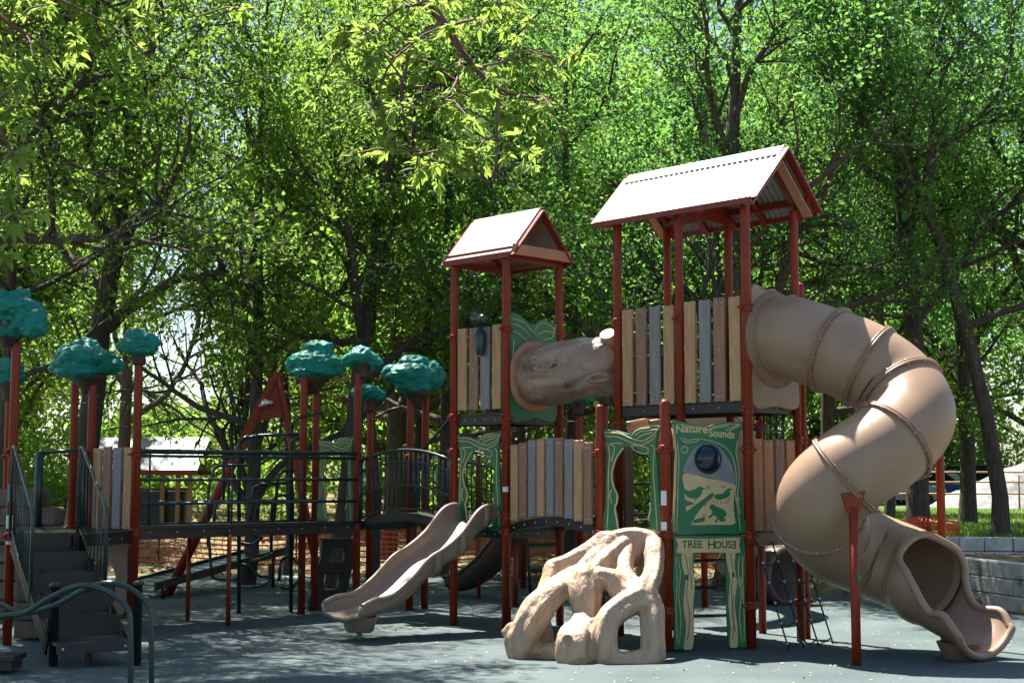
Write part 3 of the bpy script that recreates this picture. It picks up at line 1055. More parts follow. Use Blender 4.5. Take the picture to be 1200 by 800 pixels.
# ------------------------------------------------------------------ log tunnel
t0 = (P2 + P3) / 2 + V((0, 0, 3.0))
t1_ = (A_ + E_) / 2 + V((0, 0, 3.08))
lt = thing('crawl_tunnel', 'log shaped crawl tunnel with knot holes bridging between the two towers', 'crawl tunnel', (t0.x, t0.y, 0))
pth = crom([t0, t0 + u * .35 + V((0, 0, .02)), (t0 + t1_) / 2 + u * .12 + V((0, 0, .05)), t1_ - u * .3, t1_], 10)
T, N = frames(pth)
mb = MB()
NS = 144
for shell in (0, 1):
    rows = []
    for i in range(len(pth) * 3 - 2):
        f = i / 3
        i0 = min(int(f), len(pth) - 2); fr_ = f - i0
        c = pth[i0].lerp(pth[i0 + 1], fr_)
        tt = T[i0].lerp(T[i0 + 1], fr_).normalized(); nn = N[i0].lerp(N[i0 + 1], fr_); nn = (nn - tt * nn.dot(tt)).normalized()
        bb = tt.cross(nn)
        row = []
        for k in range(NS):
            a = 2 * math.pi * k / NS
            r_ = .352 - .025 * shell
            if shell == 0:
                q = c + (nn * math.cos(a) + bb * math.sin(a))
                r_ += .035 * mnoise.noise(V((q.x * 2, q.y * 2, q.z * 2))) + .017 * math.sin(a * 11 + 4 * mnoise.noise(V((i * .06, a, 0))) + i * .12) * (.5 + .5 * mnoise.noise(V((i * .1, a * 2, 3))))
                for (ka, ki, kr) in ((1.05, .16, .2), (1.45, .27, .2), (.95, .58, .2), (1.45, .74, .2), (.5, .38, .2), (2.1, .5, .2), (.6, .86, .2)):
                    d2 = ((a - ka) * .375 * 1.35) ** 2 + ((i / (len(pth) * 3 - 3) - ki) * 1.15) ** 2
                    dd = math.sqrt(d2)
                    if dd < kr * .5:
                        r_ += .040 * math.exp(-((dd - .055) / .018) ** 2) - .075 * math.exp(-(dd / .034) ** 2)
            row.append(c + (nn * math.cos(a) + bb * math.sin(a)) * r_)
        rows.append(row)
    mb.sheet(rows, True, True)
obj('log_shell', mb, logmat, lt)
NI = len(pth) * 3 - 3
for (ka, ki, kr) in ((1.05, .16, 1.0), (1.45, .27, 1.15), (.95, .58, 1.1), (1.45, .74, .95)):
    ii = int(ki * NI); kk_ = int(ka / (2 * math.pi) * NS)
    ring_c = sum(rows[ii], V()) / NS
    ou = ((rows[ii][kk_] - ring_c)).normalized()
    q = ring_c + ou * .362
    tt_ = (rows[min(ii + 3, NI)][0] - rows[max(ii - 3, 0)][0]).normalized()
    oo = ou.cross(tt_)
    pr = []
    for (ra_, rb_, hz) in ((.075, .050, -.03), (.068, .044, .010), (.056, .034, .016), (.046, .026, .004), (.030, .015, -.012), (.006, .003, -.006)):
        pr.append([q + (tt_ * math.cos(z_) + oo * .55 * math.cos(z_)) .normalized() * 0 + tt_ * (ra_ * kr * math.cos(z_)) + oo * (rb_ * kr * math.sin(z_) + .3 * ra_ * math.cos(z_)) + ou * hz for z_ in [2 * math.pi * k / 20 for k in range(20)]])
    obj('knot', MB().sheet(pr, True, True), tan, lt)
for q, dirv in ((t0, u), (t1_, -u)):
    fl = MB()
    fl.lathe([(.362, .014), (.435, .014), (.435, .03), (.378, .05), (.362, .05)], q, 40, dirv)
    for k in range(14):
        pass
    obj('tunnel_flange', fl, boardtan, lt)
stub = MB()
stub.tube([pth[26] + V((-.05, -.22, .25)), pth[26] + V((-.10, -.33, .38))], [.13, .09], 12)
obj('branch_stub', stub, tan, lt)

# ------------------------------------------------------------------ tube slide
frE = frCD
ec = frE.pt(frE.w / 2, 3.28)
slide = thing('tube_slide', 'large tan spiral tube slide winding down beside the tall tower', 'tube slide', (4.0, 14.9, 0))
RT = .445
path = crom([ec + u * .02, ec + u * .28, P(1003, 422, 15.18), P(1048, 452, 15.0), P(1067, 486, 14.72), P(1043, 519, 14.52), P(998, 550, 14.48), P(966, 580, 14.64), P(960, 606, 14.92), P(980, 632, 15.24), P(1022, 650, 15.34), P(1064, 667, 15.15), P(1092, 681, 14.86), P(1126, 699, 14.6), P(1157, 709, 14.34)], 14)
seglen = [0]
for i in range(1, len(path)):
    seglen.append(seglen[-1] + (path[i] - path[i - 1]).length)
tot = seglen[-1]


def along(s):
    s = max(0, min(tot - 1e-6, s))
    for i in range(1, len(path)):
        if seglen[i] >= s:
            f = (s - seglen[i - 1]) / (seglen[i] - seglen[i - 1])
            p = path[i - 1].lerp(path[i], f)
            break
    i0, i1 = max(0, i - 3), min(len(path) - 1, i + 2)
    t = (path[i1] - path[i0]).normalized()
    side = t.cross(V((0, 0, 1))).normalized()
    return p, t, side, side.cross(t)


def ring(s, r, n_=48):
    p, t, sd, up = along(s)
    return [p + (sd * math.sin(a) - up * math.cos(a)) * r for a in [2 * math.pi * k / n_ for k in range(n_)]]


s_exit = tot - .86
cuts = [0.0, .72, 1.16, 1.62, 2.35, 2.95, 3.6, s_exit]
# keep the seams in front of the exit
cuts = [c for c in cuts[:-1] if c < s_exit - .3] + [s_exit]
for i in range(len(cuts) - 1):
    a, b = cuts[i], cuts[i + 1]
    mb = MB()
    k = max(6, int((b - a) / .04))
    outer = [ring(a + (b - a) * j / k, RT * (1.004 if i % 2 else 1.0)) for j in range(k + 1)]
    inner = [ring(a + (b - a) * j / k, RT - .02) for j in range(k + 1)]
    mb.sheet(outer, True, True)
    mb.sheet(inner, True, True)
    obj('tube_section', mb, tan, slide)
    if i > 0:
        fl = MB()
        pc, t, sd, up = along(a)
        prof = [(RT - .005, -.026), (RT + .030, -.026), (RT + .034, -.020), (RT + .034, -.002), (RT + .026, .0), (RT + .034, .002), (RT + .034, .020), (RT + .030, .026), (RT - .005, .026)]
        rows = []
        for (rr, zz) in prof:
            rows.append([pc + t * zz + (sd * math.sin(q) - up * math.cos(q)) * rr for q in [2 * math.pi * k2 / 56 for k2 in range(56)]])
        fl.sheet(rows, True, True)
        fo = obj('seam_flange', fl, flangem, slide)
        bo = MB()
        for k2 in range(14):
            q = 2 * math.pi * k2 / 14
            bo.lathe([(.011, .0), (.009, .010), (.003, .013)], pc + t * .021 + (sd * math.sin(q) - up * math.cos(q)) * (RT + .019), 8, t)
            bo.lathe([(.011, .0), (.009, .010), (.003, .013)], pc - t * .021 + (sd * math.sin(q) - up * math.cos(q)) * (RT + .019), 8, -t)
        obj('bolt_ring', bo, steel, fo)


def cover(t):
    ks = [(0, math.pi), (.02, 2.6), (.06, 2.3), (.13, 2.05), (.25, 1.78), (.4, 1.45), (.58, 1.22), (.8, 1.30), (1, 1.10)]
    for i_ in range(len(ks) - 1):
        (a, x), (b, y) = ks[i_], ks[i_ + 1]
        if t <= b:
            f = (t - a) / (b - a)
            m0 = (ks[i_ + 1][1] - ks[i_ - 1][1]) / (ks[i_ + 1][0] - ks[i_ - 1][0]) if i_ > 0 else (y - x) / (b - a)
            m1 = (ks[i_ + 2][1] - ks[i_][1]) / (ks[i_ + 2][0] - ks[i_][0]) if i_ + 2 < len(ks) else (y - x) / (b - a)
            h_ = b - a
            return (2 * f ** 3 - 3 * f * f + 1) * x + (f ** 3 - 2 * f * f + f) * h_ * m0 + (-2 * f ** 3 + 3 * f * f) * y + (f ** 3 - f * f) * h_ * m1
    return ks[-1][1]


ex_n = 60
rows_o, rows_i, left, right = [], [], [], []
NA = 40
for j in range(ex_n + 1):
    t_ = j / ex_n
    s = s_exit + (tot - s_exit) * t_
    p, t, sd, up = along(s)
    a_ = min(cover(t_), math.pi - .001)
    rr = RT * (1 + .07 * ss(.0, .12, t_) * (1 - ss(.15, .4, t_)) + .05 * ss(.55, 1, t_))
    drop = -.05 * ss(.8, 1, t_)
    c0 = p + V((0, 0, drop))
    rows_o.append([c0 + (sd * math.sin(q) - up * math.cos(q)) * rr for q in [-a_ + 2 * a_ * k / NA for k in range(NA + 1)]])
    rows_i.append([c0 + (sd * math.sin(q) - up * math.cos(q)) * (rr - .022) for q in [-a_ + 2 * a_ * k / NA for k in range(NA + 1)]])
    left.append((rows_o[-1][0] + rows_i[-1][0]) / 2)
    right.append((rows_o[-1][-1] + rows_i[-1][-1]) / 2)
mb = MB()
mb.sheet(rows_o, True)
mb.sheet(rows_i, True)
ex = obj('exit_section', mb, tan, slide)
loop = left + [(a + b) / 2 for a, b in zip(rows_o[-1], rows_i[-1])][1:-1] + right[::-1]
mb = MB()
lp2 = crom(loop[::3], 3, True)
mb.tube(lp2, .040, 10, closed=True)
obj('rolled_rim', mb, tan, ex)
ft = MB()
p, t, sd, up = along(tot - .36)
hd = V((t.x, t.y, 0)).normalized()
hs = V((hd.y, -hd.x, 0))
vs = []
for (z, a, b) in ((0.0, .16, .13), (.02, .17, .14), (.16, .24, .18)):
    for k in range(20):
        q = 2 * math.pi * k / 20
        vs.append([V((p.x, p.y, z)) + hd * (a * math.cos(q)) + hs * (b * math.sin(q))])
ft.sheet([[x[0] for x in vs[i * 20:(i + 1) * 20]] for i in range(3)], True, True)
obj('slide_foot', ft, flangem, slide)
# entry plate
W = frE.w
pl = [(.04, 2.56), (W / 2, 2.55), (W - .04, 2.56), (W - .05, 3.0), (W - .04, 3.5), (W - .02, 3.74), (W - .08, 3.81), (W - .28, 3.76), (W / 2, 3.84), (.30, 3.81), (.14, 3.86), (.05, 3.83), (.03, 3.7), (.05, 3.1)]
hole = [(W / 2 + .37 * math.cos(a), 3.28 + .37 * math.sin(a)) for a in [2 * math.pi * i / 20 for i in range(20)]]
curve_panel('entry_plate', [pl, hole], frE, .02, .04, tan, slide, .012)
fl = MB()
fl.lathe([(.43, .03), (.525, .03), (.535, .05), (.525, .072), (.475, .08), (.452, .12)], ec, 48, frE.n)
fo = obj('entry_ring', fl, flangem, slide)
bo = MB()
for k in range(16):
    q = 2 * math.pi * k / 16
    bo.lathe([(.012, 0), (.009, .008), (.003, .011)], ec + frE.n * .082 + (frE.ex * math.cos(q) + V((0, 0, 1)) * math.sin(q)) * .485, 8, frE.n)
obj('bolt_ring', bo, steel, fo)
# supports
g = G(1004, 779)
s1 = post(slide, g, 1.50, r=.045, name='support_post', mat=red, dome=False)
mb = MB()
ztp = 1.50
mb.add([g + V((-.12, -.03, ztp + .13)), g + V((.12, -.03, ztp + .16)), g + V((.05, -.03, ztp - .06)), g + V((-.05, -.03, ztp - .06)), g + V((-.12, .05, ztp + .13)), g + V((.12, .05, ztp + .16)), g + V((.05, .05, ztp - .06)), g + V((-.05, .05, ztp - .06))],
       [(0, 3, 2, 1), (4, 5, 6, 7), (0, 1, 5, 4), (1, 2, 6, 5), (2, 3, 7, 6), (3, 0, 4, 7)])
obj('support_bracket', mb, red, s1, .006)
mb = MB(); mb.box(g + V((.03, -.045, .83)), (.035, .02, .06))
obj('tag', mb, MATS['routed green panel'], s1)
gp = P(1103, 600, 15.75)
post(slide, (gp.x, gp.y), 2.3, r=.045, name='support_post', mat=red)

# ------------------------------------------------------------------ root climber
rk = thing('root_climber', 'pale tree root climbing sculpture with holes, leading up to the green opening', 'climbing sculpture', (0.85, 14.6, 0))


def rp_(cx, cy, D, r):
    return (P(580 + cx / 4.21, 600 + cy / 4.21, D), r * 1.12)


chains = [
    [(50, 590, 14.75, .04), (85, 590, 14.75, .09), (120, 700, 14.7, .11)],
    [(120, 690, 14.7, .11), (150, 580, 14.72, .135), (215, 480, 14.78, .14), (290, 400, 14.82, .12), (370, 345, 14.9, .115), (440, 320, 14.95, .12)],
    [(120, 690, 14.72, .10), (210, 690, 14.74, .085), (310, 695, 14.6, .085)],
    [(215, 480, 14.95, .10), (235, 600, 14.95, .10), (240, 700, 14.9, .1)],
    [(290, 275, 15.1, .09), (285, 330, 15.05, .10), (250, 420, 14.95, .10)],
    [(290, 275, 15.1, .085), (370, 255, 15.12, .10), (460, 215, 15.15, .12), (560, 150, 15.2, .12)],
    [(440, 330, 14.85, .15), (440, 410, 14.75, .15), (450, 500, 14.68, .115), (430, 580, 14.55, .12), (395, 640, 14.42, .165), (395, 725, 14.38, .17)],
    [(440, 330, 14.9, .14), (520, 260, 15.05, .15), (600, 190, 15.2, .15), (640, 160, 15.25, .14)],
    [(590, 135, 15.22, .09), (660, 130, 15.25, .11), (730, 130, 15.25, .10), (785, 135, 15.2, .085)],
    [(785, 135, 15.2, .08), (785, 200, 15.05, .09), (785, 270, 14.9, .085), (765, 340, 14.75, .095), (735, 400, 14.62, .12), (770, 480, 14.55, .11), (775, 580, 14.45, .105), (780, 725, 14.4, .105)],
    [(640, 180, 15.2, .11), (640, 240, 15.0, .08), (640, 300, 14.85, .08), (680, 370, 14.72, .10), (735, 400, 14.62, .12)],
    [(520, 320, 14.8, .09), (580, 335, 14.75, .10), (630, 390, 14.7, .11), (700, 410, 14.65, .12)],
    [(720, 420, 14.58, .12), (640, 460, 14.5, .11), (570, 520, 14.42, .11), (540, 600, 14.36, .115), (545, 720, 14.34, .115)],
    [(545, 725, 14.34, .10), (640, 735, 14.34, .09), (780, 725, 14.38, .10)],
    [(470, 560, 14.5, .06), (520, 540, 14.45, .07), (560, 500, 14.45, .08)],
    [(740, 140, 15.3, .1), (760, 300, 15.4, .1), (770, 690, 15.35, .1)],
    [(540, 200, 15.2, .13), (680, 200, 15.25, .13)],
]
mb = MB()
for ch in chains:
    q = [rp_(*c) for c in ch]
    pts = crom([a for a, b in q], 4)
    rr = crom([V((b, 0, 0)) for a, b in q], 4)
    mb.tube(pts, [x.x for x in rr], 48, ribs=(5, .085, ch[0][0] * .1))
    for a, b in (q[0], q[-1]):
        mb.ball(a, b * .97, 12)
# trim under the ground
for i, p in enumerate(mb.v):
    if p.z < -.03:
        p.z = -.03
me = remeshed(mb, .017, 5, (('CLOUDS', .30, .03),))
crinkle(me, lambda p: -.009 * abs(mnoise.noise(V((p.x * 12, p.y * 12, p.z * 2.4)))) + .004)
put('root_body', me, rockmat, rk)
mb = MB()
kn = P(580 + 357 / 4.21, 600 + 627 / 4.21, 14.235)
mb.lathe([(.055, -.03), (.058, .0), (.048, .012), (.034, .004), (.030, -.02)], kn, 20, V((-.25, -1, .15)))
obj('knot', mb, rockmat, rk)

# ------------------------------------------------------------------ wave slide
ws = thing('wave_slide', 'open brown wavy slide running down from the green tree panel of the small tower', 'slide', (-1.0, 16.9, 0))
st = (P1 + P2) / 2 - v * .02
prof = [(0, LOW + .03), (.12, LOW + .02), (.30, 1.09), (.55, .88), (.82, .76), (1.06, .62), (1.35, .42), (1.62, .31), (1.86, .27), (2.04, .26)]
hts = [.21, .25, .31, .28, .23, .26, .23, .19, .20, .15]
pp = crom([V((a, b, h)) for (a, b), h in zip(prof, hts)], 6)
WB = .245
sec_o = []
mb = MB()
rows, rowsu, rimL, rimR = [], [], [], []
for q in pp:
    c = st - v * q.x
    h = q.z
    hw = WB + .02 * ss(1.5, 2.04, q.x)
    cs = [(-hw - .075, h), (-hw - .06, h * .6), (-hw - .035, h * .25), (-hw * .85, .035), (-hw * .5, .008), (0, 0), (hw * .5, .008), (hw * .85, .035), (hw + .035, h * .25), (hw + .06, h * .6), (hw + .075, h)]
    rows.append([V((c.x, c.y, q.y)) + u * a + V((0, 0, b)) for a, b in cs])
    rowsu.append([V((c.x, c.y, q.y)) + u * (a * 1.05) + V((0, 0, b - .03)) for a, b in cs])
    rimL.append(rows[-1][0]); rimR.append(rows[-1][-1])
mb.sheet(rows, True); mb.sheet(rowsu, True)
sec = obj('slide_bed', mb, slidetan, ws)
for rm in (rimL, rimR):
    mb = MB(); mb.tube([p + V((0, 0, -.012)) for p in rm], .030, 10)
    obj('rolled_rim', mb, slidetan, sec)
mb = MB(); mb.tube([p + V((0, 0, -.015)) for p in rows[-1]], .028, 10)
obj('end_lip', mb, slidetan, sec)
for ix in (8, 18, 27):
    band = MB()
    rw = rowsu[ix]
    d = -v * .045
    band.sheet([[p - d + V((0, 0, -.0)) for p in rw], [p * 1 - d + (p - rows[ix][5]).normalized() * .05 for p in rw], [p + d + (p - rows[ix][5]).normalized() * .05 for p in rw], [p + d for p in rw]], True)
    obj('stiffening_band', band, slidetan, sec)
ft = MB()
c = st - v * 1.80
ft.sheet([[V((c.x, c.y, z)) + u * (a * math.cos(q)) + v * (b * math.sin(q)) for q in [2 * math.pi * k / 18 for k in range(18)]] for z, a, b in ((.09, .16, .12), (.11, .19, .14), (.26, .22, .17))], True, True)
ft.tube([V((c.x, c.y, 0)), V((c.x, c.y, .1))], .03, 10)
obj('slide_foot', ft, slidetan, ws)
post(ws, G(561, 701), 1.1, r=.03, name='support_post', dome=False)

# ------------------------------------------------------------------ plank bridge between the towers
pb = thing('plank_bridge', 'arched footbridge with tan, brown and grey plank sides between the two towers', 'footbridge', ((P2 + M_) / 2)[:])


def arch(t, h=.11):
    return h * 4 * t * (1 - t)


frB = Fr(P2 + u * .03, M_ - u * .03)
plank_panel(pb, frB, LOW + .04, 2.13, [pl_tan, pl_brown, pl_grey, pl_tan, pl_grey, pl_brown, pl_grey, pl_tan, pl_brown], gap=.035, x0=.1, zfun=lambda t: arch(t), y=.02)
frB2 = Fr(P3, A_)
plank_panel(pb, frB2, LOW + .04, 2.13, [pl_brown, pl_tan, pl_grey, pl_brown, pl_tan, pl_brown, pl_grey], gap=.06, x0=.1, zfun=lambda t: arch(t), y=-.02)
mb = MB()
nb = 14
for i in range(nb):
    t0b, t1b = i / nb, (i + .96) / nb
    a0, a1 = frB.pt(frB.w * t0b, LOW + arch(t0b), -.06), frB.pt(frB.w * t1b, LOW + arch(t1b), -.06)
    b0, b1 = frB2.pt(frB2.w * t0b, LOW + arch(t0b), .03), frB2.pt(frB2.w * t1b, LOW + arch(t1b), .03)
    dz = V((0, 0, -.04))
    mb.add([a0, a1, b1, b0, a0 + dz, a1 + dz, b1 + dz, b0 + dz], [(0, 1, 2, 3), (4, 7, 6, 5), (0, 4, 5, 1), (1, 5, 6, 2), (2, 6, 7, 3), (3, 7, 4, 0)])
obj('bridge_deck', mb, deckmat, pb)
for f_, yy in ((frB, -.03), (frB2, .0)):
    mb = MB(); bo = MB()
    ar = []
    for i in range(17):
        t = i / 16
        ar.append(f_.pt(f_.w * t, LOW - .02 + arch(t), yy))
        if i % 2:
            bo.lathe([(.013, 0), (.010, .008), (.003, .011)], f_.pt(f_.w * t, LOW - .02 + arch(t), yy + .018), 8, f_.n)
    for a, b in zip(ar, ar[1:]):
        mb.bar(a, b, .03, .09)
    be = obj('bridge_beam', mb, deckmat, pb)
    obj('bolt_row', bo, steel, be)

# ------------------------------------------------------------------ barred arch bridge
bb_ = thing('barred_bridge', 'arched dark bridge with upright bar railings left of the wave slide', 'footbridge', ((P1 + Q1) / 2)[:])
for (a, b, s_) in ((Q1, P1, 1), (Q2, P4, -1)):
    f_ = Fr(a + u * .06, b - u * .06)
    mb = MB()
    n_ = 19
    for i in range(n_):
        t = (i + .5) / n_
        mb.tube([f_.pt(f_.w * t, LOW + .06 + arch(t, .14)), f_.pt(f_.w * t, 2.0 + arch(t, .14))], .010, 8)
    for zz, rr in ((LOW + .06, .014), (1.55, .012), (1.85, .012), (2.0, .020)):
        mb.tube([f_.pt(f_.w * i / 12, zz + arch(i / 12, .14)) for i in range(13)], rr, 8)
    mb.tube([f_.pt(.0, LOW), f_.pt(.0, 2.0)], .02, 8); mb.tube([f_.pt(f_.w, LOW), f_.pt(f_.w, 2.0)], .02, 8)
    obj('bar_railing', mb, pipe, bb_)
fa, fb = Fr(Q1, P1), Fr(Q2, P4)
mb = MB()
ra = [[fa.pt(fa.w * i / 14, LOW + arch(i / 14, .14) + dz, -.02), fb.pt(fb.w * i / 14, LOW + arch(i / 14, .14) + dz, .02)] for i in range(15) for dz in (0,)]
mb.sheet(ra, False)
mb.sheet([[p + V((0, 0, -.1)) for p in r_] for r_ in ra], False)
mb.sheet([[r_[0], r_[0] + V((0, 0, -.1))] for r_ in ra], False)
mb.sheet([[r_[1], r_[1] + V((0, 0, -.1))] for r_ in ra], False)
obj('bridge_deck', mb, deckmat, bb_)

# ------------------------------------------------------------------ walkway with pipe rails
wk = thing('walkway', 'long dark raised walkway with horizontal pipe rails at the left', 'walkway', ((Q1 + R1) / 2)[:])
RA, RB = R1, Q1
RC, RD = R1 - u * L_, Q3
mb = MB()
for i in range(7):
    t0b, t1b = i / 7, (i + .985) / 7
    a0, a1 = RA.lerp(RB, t0b), RA.lerp(RB, t1b)
    b0, b1 = RC.lerp(RD, t0b), RC.lerp(RD, t1b)
    z = LOW
    q = [V((p.x, p.y, z)) for p in (a0, a1, b1, b0)]
    dz = V((0, 0, -.035))
    mb.add(q + [p + dz for p in q], [(0, 1, 2, 3), (4, 7, 6, 5), (0, 4, 5, 1), (1, 5, 6, 2), (2, 6, 7, 3), (3, 7, 4, 0)])
obj('walk_deck', mb, deckmat, wk)
for (a, b) in ((RA, RB), (RC, RD)):
    mb = MB()
    off = (a - (RA + RC) / 2).normalized() * .02
    mb.bar(V((a.x, a.y, LOW - .055)) + off, V((b.x, b.y, LOW - .055)) + off, .03, .15)
    mb.bar(V((a.x, a.y, LOW - .0)) + off * 2.2, V((b.x, b.y, LOW - .0)) + off * 2.2, .02, .05)
    be = obj('side_beam', mb, deckmat, wk, .006)
    bo = MB()
    for i in range(9):
        q = a.lerp(b, (i + .5) / 9)
        bo.lathe([(.012, 0), (.01, .008), (.003, .011)], V((q.x, q.y, LOW - .055)) + off + off.normalized() * .016, 8, off)
    obj('bolt_row', bo, steel, be)
f_ = Fr(RA, RB)
for zz, rr in ((2.10, .024), (2.04, .018), (1.76, .018), (1.48, .018)):
    mb = MB(); mb.tube([f_.pt(.03, zz, .03), f_.pt(f_.w - .03, zz, .03)], rr, 10)
    obj('rail', mb, pipe, wk)
for t in (.05, .4, .72):
    mb = MB(); mb.tube([f_.pt(f_.w * t, LOW, .03), f_.pt(f_.w * t, 2.08, .03)], .012, 8)
    obj('rail_upright', mb, pipe, wk)
tree_opening_panel(wk, Fr(Q3, Q1))
f2 = Fr(RC, RD)
for zz in (2.10, 1.76, 1.48):
    mb = MB(); mb.tube([f2.pt(.03, zz, -.03), f2.pt(f2.w - .03, zz, -.03)], .018, 10)
    obj('rail', mb, pipe, wk)
g = G(267, 733)
post(wk, g, LOW - .1, r=.028, name='support_post', dome=False)
gq = RC.lerp(RD, .4)
post(wk, gq, LOW - .1, r=.028, name='support_post', dome=False)

# ------------------------------------------------------------------ posts topped with moulded tree crowns
caps = []


def cap_tree(ps, blobs, label, D, seed, ztop, cen):
    """posts under one moulded teal crown; blobs: (px,py,dy,rx_px,rz_px)"""
    t = thing('tree_post', label, 'tree topped post', (ps[0][0], ps[0][1], 0), 'posts topped with teal moulded crowns')
    rs = random.Random(seed)
    for p in ps:
        post(t, p, ztop, r=.05, collars=(LOW - .05, 2.06))
    mb = MB()
    k = D / F
    for (px, py, dy, rx, rz) in blobs:
        c = P(px, py, D + dy)
        mb.ball(c, 1, 16, (rx * k, rx * k * .85, rz * k))
    me = remeshed(mb, .017, 4, (('CLOUDS', .16, .06),))
    def flake(p):
        q = V((p.x * 7 + seed, p.y * 7, p.z * 11))
        w_ = mnoise.noise_vector(q * .5) * 1.1
        d_, _pts = mnoise.voronoi(q * 1.25 + w_)
        return .045 * (d_[0]) - .03 + .05 * max(0, .12 - (d_[1] - d_[0])) * -2 + .012 * mnoise.noise(q * 3)
    crinkle(me, flake)
    put('crown', me, teal, t)
    c = V(cen[0])
    mb = MB()
    r0 = cen[1] * .8
    mb.lathe([(.07, -.02), (.085, .03), (r0 * .55, .08), (r0 * .8, .14), (r0, .20), (r0 * .8, .26)], V((c.x, c.y, c.z)), 14)
    obj('crown_base', mb, caproot, t)
    return t


# far left front
p = G(8, 755); D = p.y
cap_tree([p], [(20, 362, 0, 34, 14), (5, 352, .1, 30, 13), (38, 372, -.1, 20, 13), (10, 385, 0, 32, 13), (40, 386, -.15, 18, 11), (22, 345, .1, 16, 8)], 'tree topped post at the left edge in front of the stairs, with the biggest crown', D, 1, P(8, 400, D).z, (P(10, 405, D), .30))
D = 19.5
p = P(10, 500, D)
cap_tree([p], [(10, 432, 0, 20, 13), (18, 442, 0, 13, 11), (2, 446, 0, 16, 9)], 'small teal crown on a post half hidden behind the big crown at the left edge', D, 2, P(10, 450, D).z, (P(10, 468, D), .17))
D = 17.6
cap_tree([R2, V((-5.55, 18.4, 0))], [(100, 420, 0, 36, 16), (72, 430, .1, 16, 10), (126, 428, 0, 20, 12), (100, 404, .05, 18, 9), (92, 436, -.1, 28, 9), (84, 412, .1, 18, 10)], 'wide teal crown on a pair of posts beside the plank panel', D, 3, P(105, 440, D).z, (P(103, 460, D), .28))
D = R1.y
cap_tree([R1], [(164, 405, 0, 24, 14), (160, 392, .05, 14, 9), (176, 402, 0, 13, 12), (148, 406, 0, 13, 9)], 'single teal crown on the post at the left end of the walkway', D, 4, P(163, 420, D).z, (P(163, 426, D), .17))
D = 19.6
cap_tree([V((-2.78, 19.37, 0)), Q3], [(370, 425, 0, 32, 16), (348, 428, 0, 15, 13), (392, 430, 0, 14, 12), (372, 408, .05, 20, 9), (368, 436, -.1, 28, 8)], 'wide teal crown on two posts right of the brown triangular frame', D, 5, P(365, 440, D).z, (P(366, 460, D), .30))
D = Q1.y
cap_tree([Q1], [(425, 420, 0, 21, 11), (412, 422, 0, 12, 9), (438, 424, 0, 11, 10), (424, 412, 0, 13, 7)], 'teal crown on the single post where walkway and barred bridge meet', D, 6, P(427, 435, D).z, (P(427, 442, D), .17))
D = Q4.y + .6
cap_tree([V((P(434, 500, D).x, D, 0))], [(430, 460, 0, 20, 11), (442, 462, 0, 10, 9), (420, 462, 0, 10, 7)], 'low teal crown on a post tucked behind the single crown of the walkway corner', D, 7, P(432, 470, D).z, (P(433, 482, D), .16))
D = 19.9
cap_tree([Q2, V((-1.2, 20.15, 0))], [(482, 440, 0, 32, 16), (462, 438, 0, 17, 12), (506, 440, .1, 17, 18), (484, 424, .05, 20, 9), (484, 454, -.05, 22, 10)], 'large teal crown on two posts above the barred bridge', D, 8, P(490, 455, D).z, (P(488, 476, D), .26))
D = 22.0
cap_tree([V((P(679, 500, D).x, D, 0))], [(677, 464, 0, 19, 9), (668, 467, 0, 11, 7), (687, 467, 0, 10, 7)], 'small teal crown visible under the log tunnel', D, 9, P(678, 478, D).z, (P(678, 486, D), .17))
D = 22.6
cap_tree([V((P(709, 500, D).x, D, 0))], [(710, 455, 0, 17, 9), (702, 457, 0, 9, 7)], 'teal crown half hidden behind the left post of the tall tower', D, 10, P(709, 466, D).z, (P(709, 474, D), .15))
# plain posts seen behind the bridges
rear = thing('platform', 'low dark platform on red posts seen under the plank bridge', 'play platform', (0.4, 23.6, 0))
for q in (G(613, 689), G(679, 680), G(700, 672) , G(560, 676)):
    post(rear, q, 2.0 if q.x > .3 else 2.2, r=.045)
deck(rear, [G(613, 689), G(679, 684), G(700, 672), G(600, 672)], 1.05, 'deck')

# ------------------------------------------------------------------ left deck, plank guard, stairs
ld = thing('platform', 'raised corner platform with a plank guard at the head of the stairs', 'play platform', (R1.x - .6, R1.y - .4, 0))
S0 = V((-5.55, 15.9, 0)); S1 = V((-4.80, 15.75, 0))
PL = G(8, 755)
deck(ld, [V((-5.5, 15.85, 0)), V((-4.78, 15.85, 0)), R1, R2, V((-5.7, 17.5, 0))], LOW - .03, 'deck')
plank_panel(ld, Fr(R2, R1), LOW - .02, 2.14, [pl_tan, pl_brown, pl_grey, pl_tan], gap=.045, x0=.06)
f_ = Fr(R2, R1)
curve_panel('arch_panel', [[(.08, LOW - .12), (f_.w - .08, LOW - .16), (f_.w - .06, .9), (f_.w - .08, .25), (f_.w - .28, .25), (f_.w - .27, .62), (f_.w - .42, .82), (.22, .8), (.1, .8), (.06, .95)]], f_, .02, .04, brownpl, ld, .008)
# enclosing bar gate at the back of the platform
mb = MB()
gx0, gx1 = V((-5.65, 17.4, 0)), V((-5.15, 17.45, 0))
for q in (gx0, gx1):
    mb.tube([V((q.x, q.y, LOW)), V((q.x, q.y, 2.1))], .05, 10)
mb.tube([V((gx0.x, gx0.y, 2.08)), V((gx1.x, gx1.y, 2.12))], .022, 8)
obj('gate_posts', mb, pipe, ld)

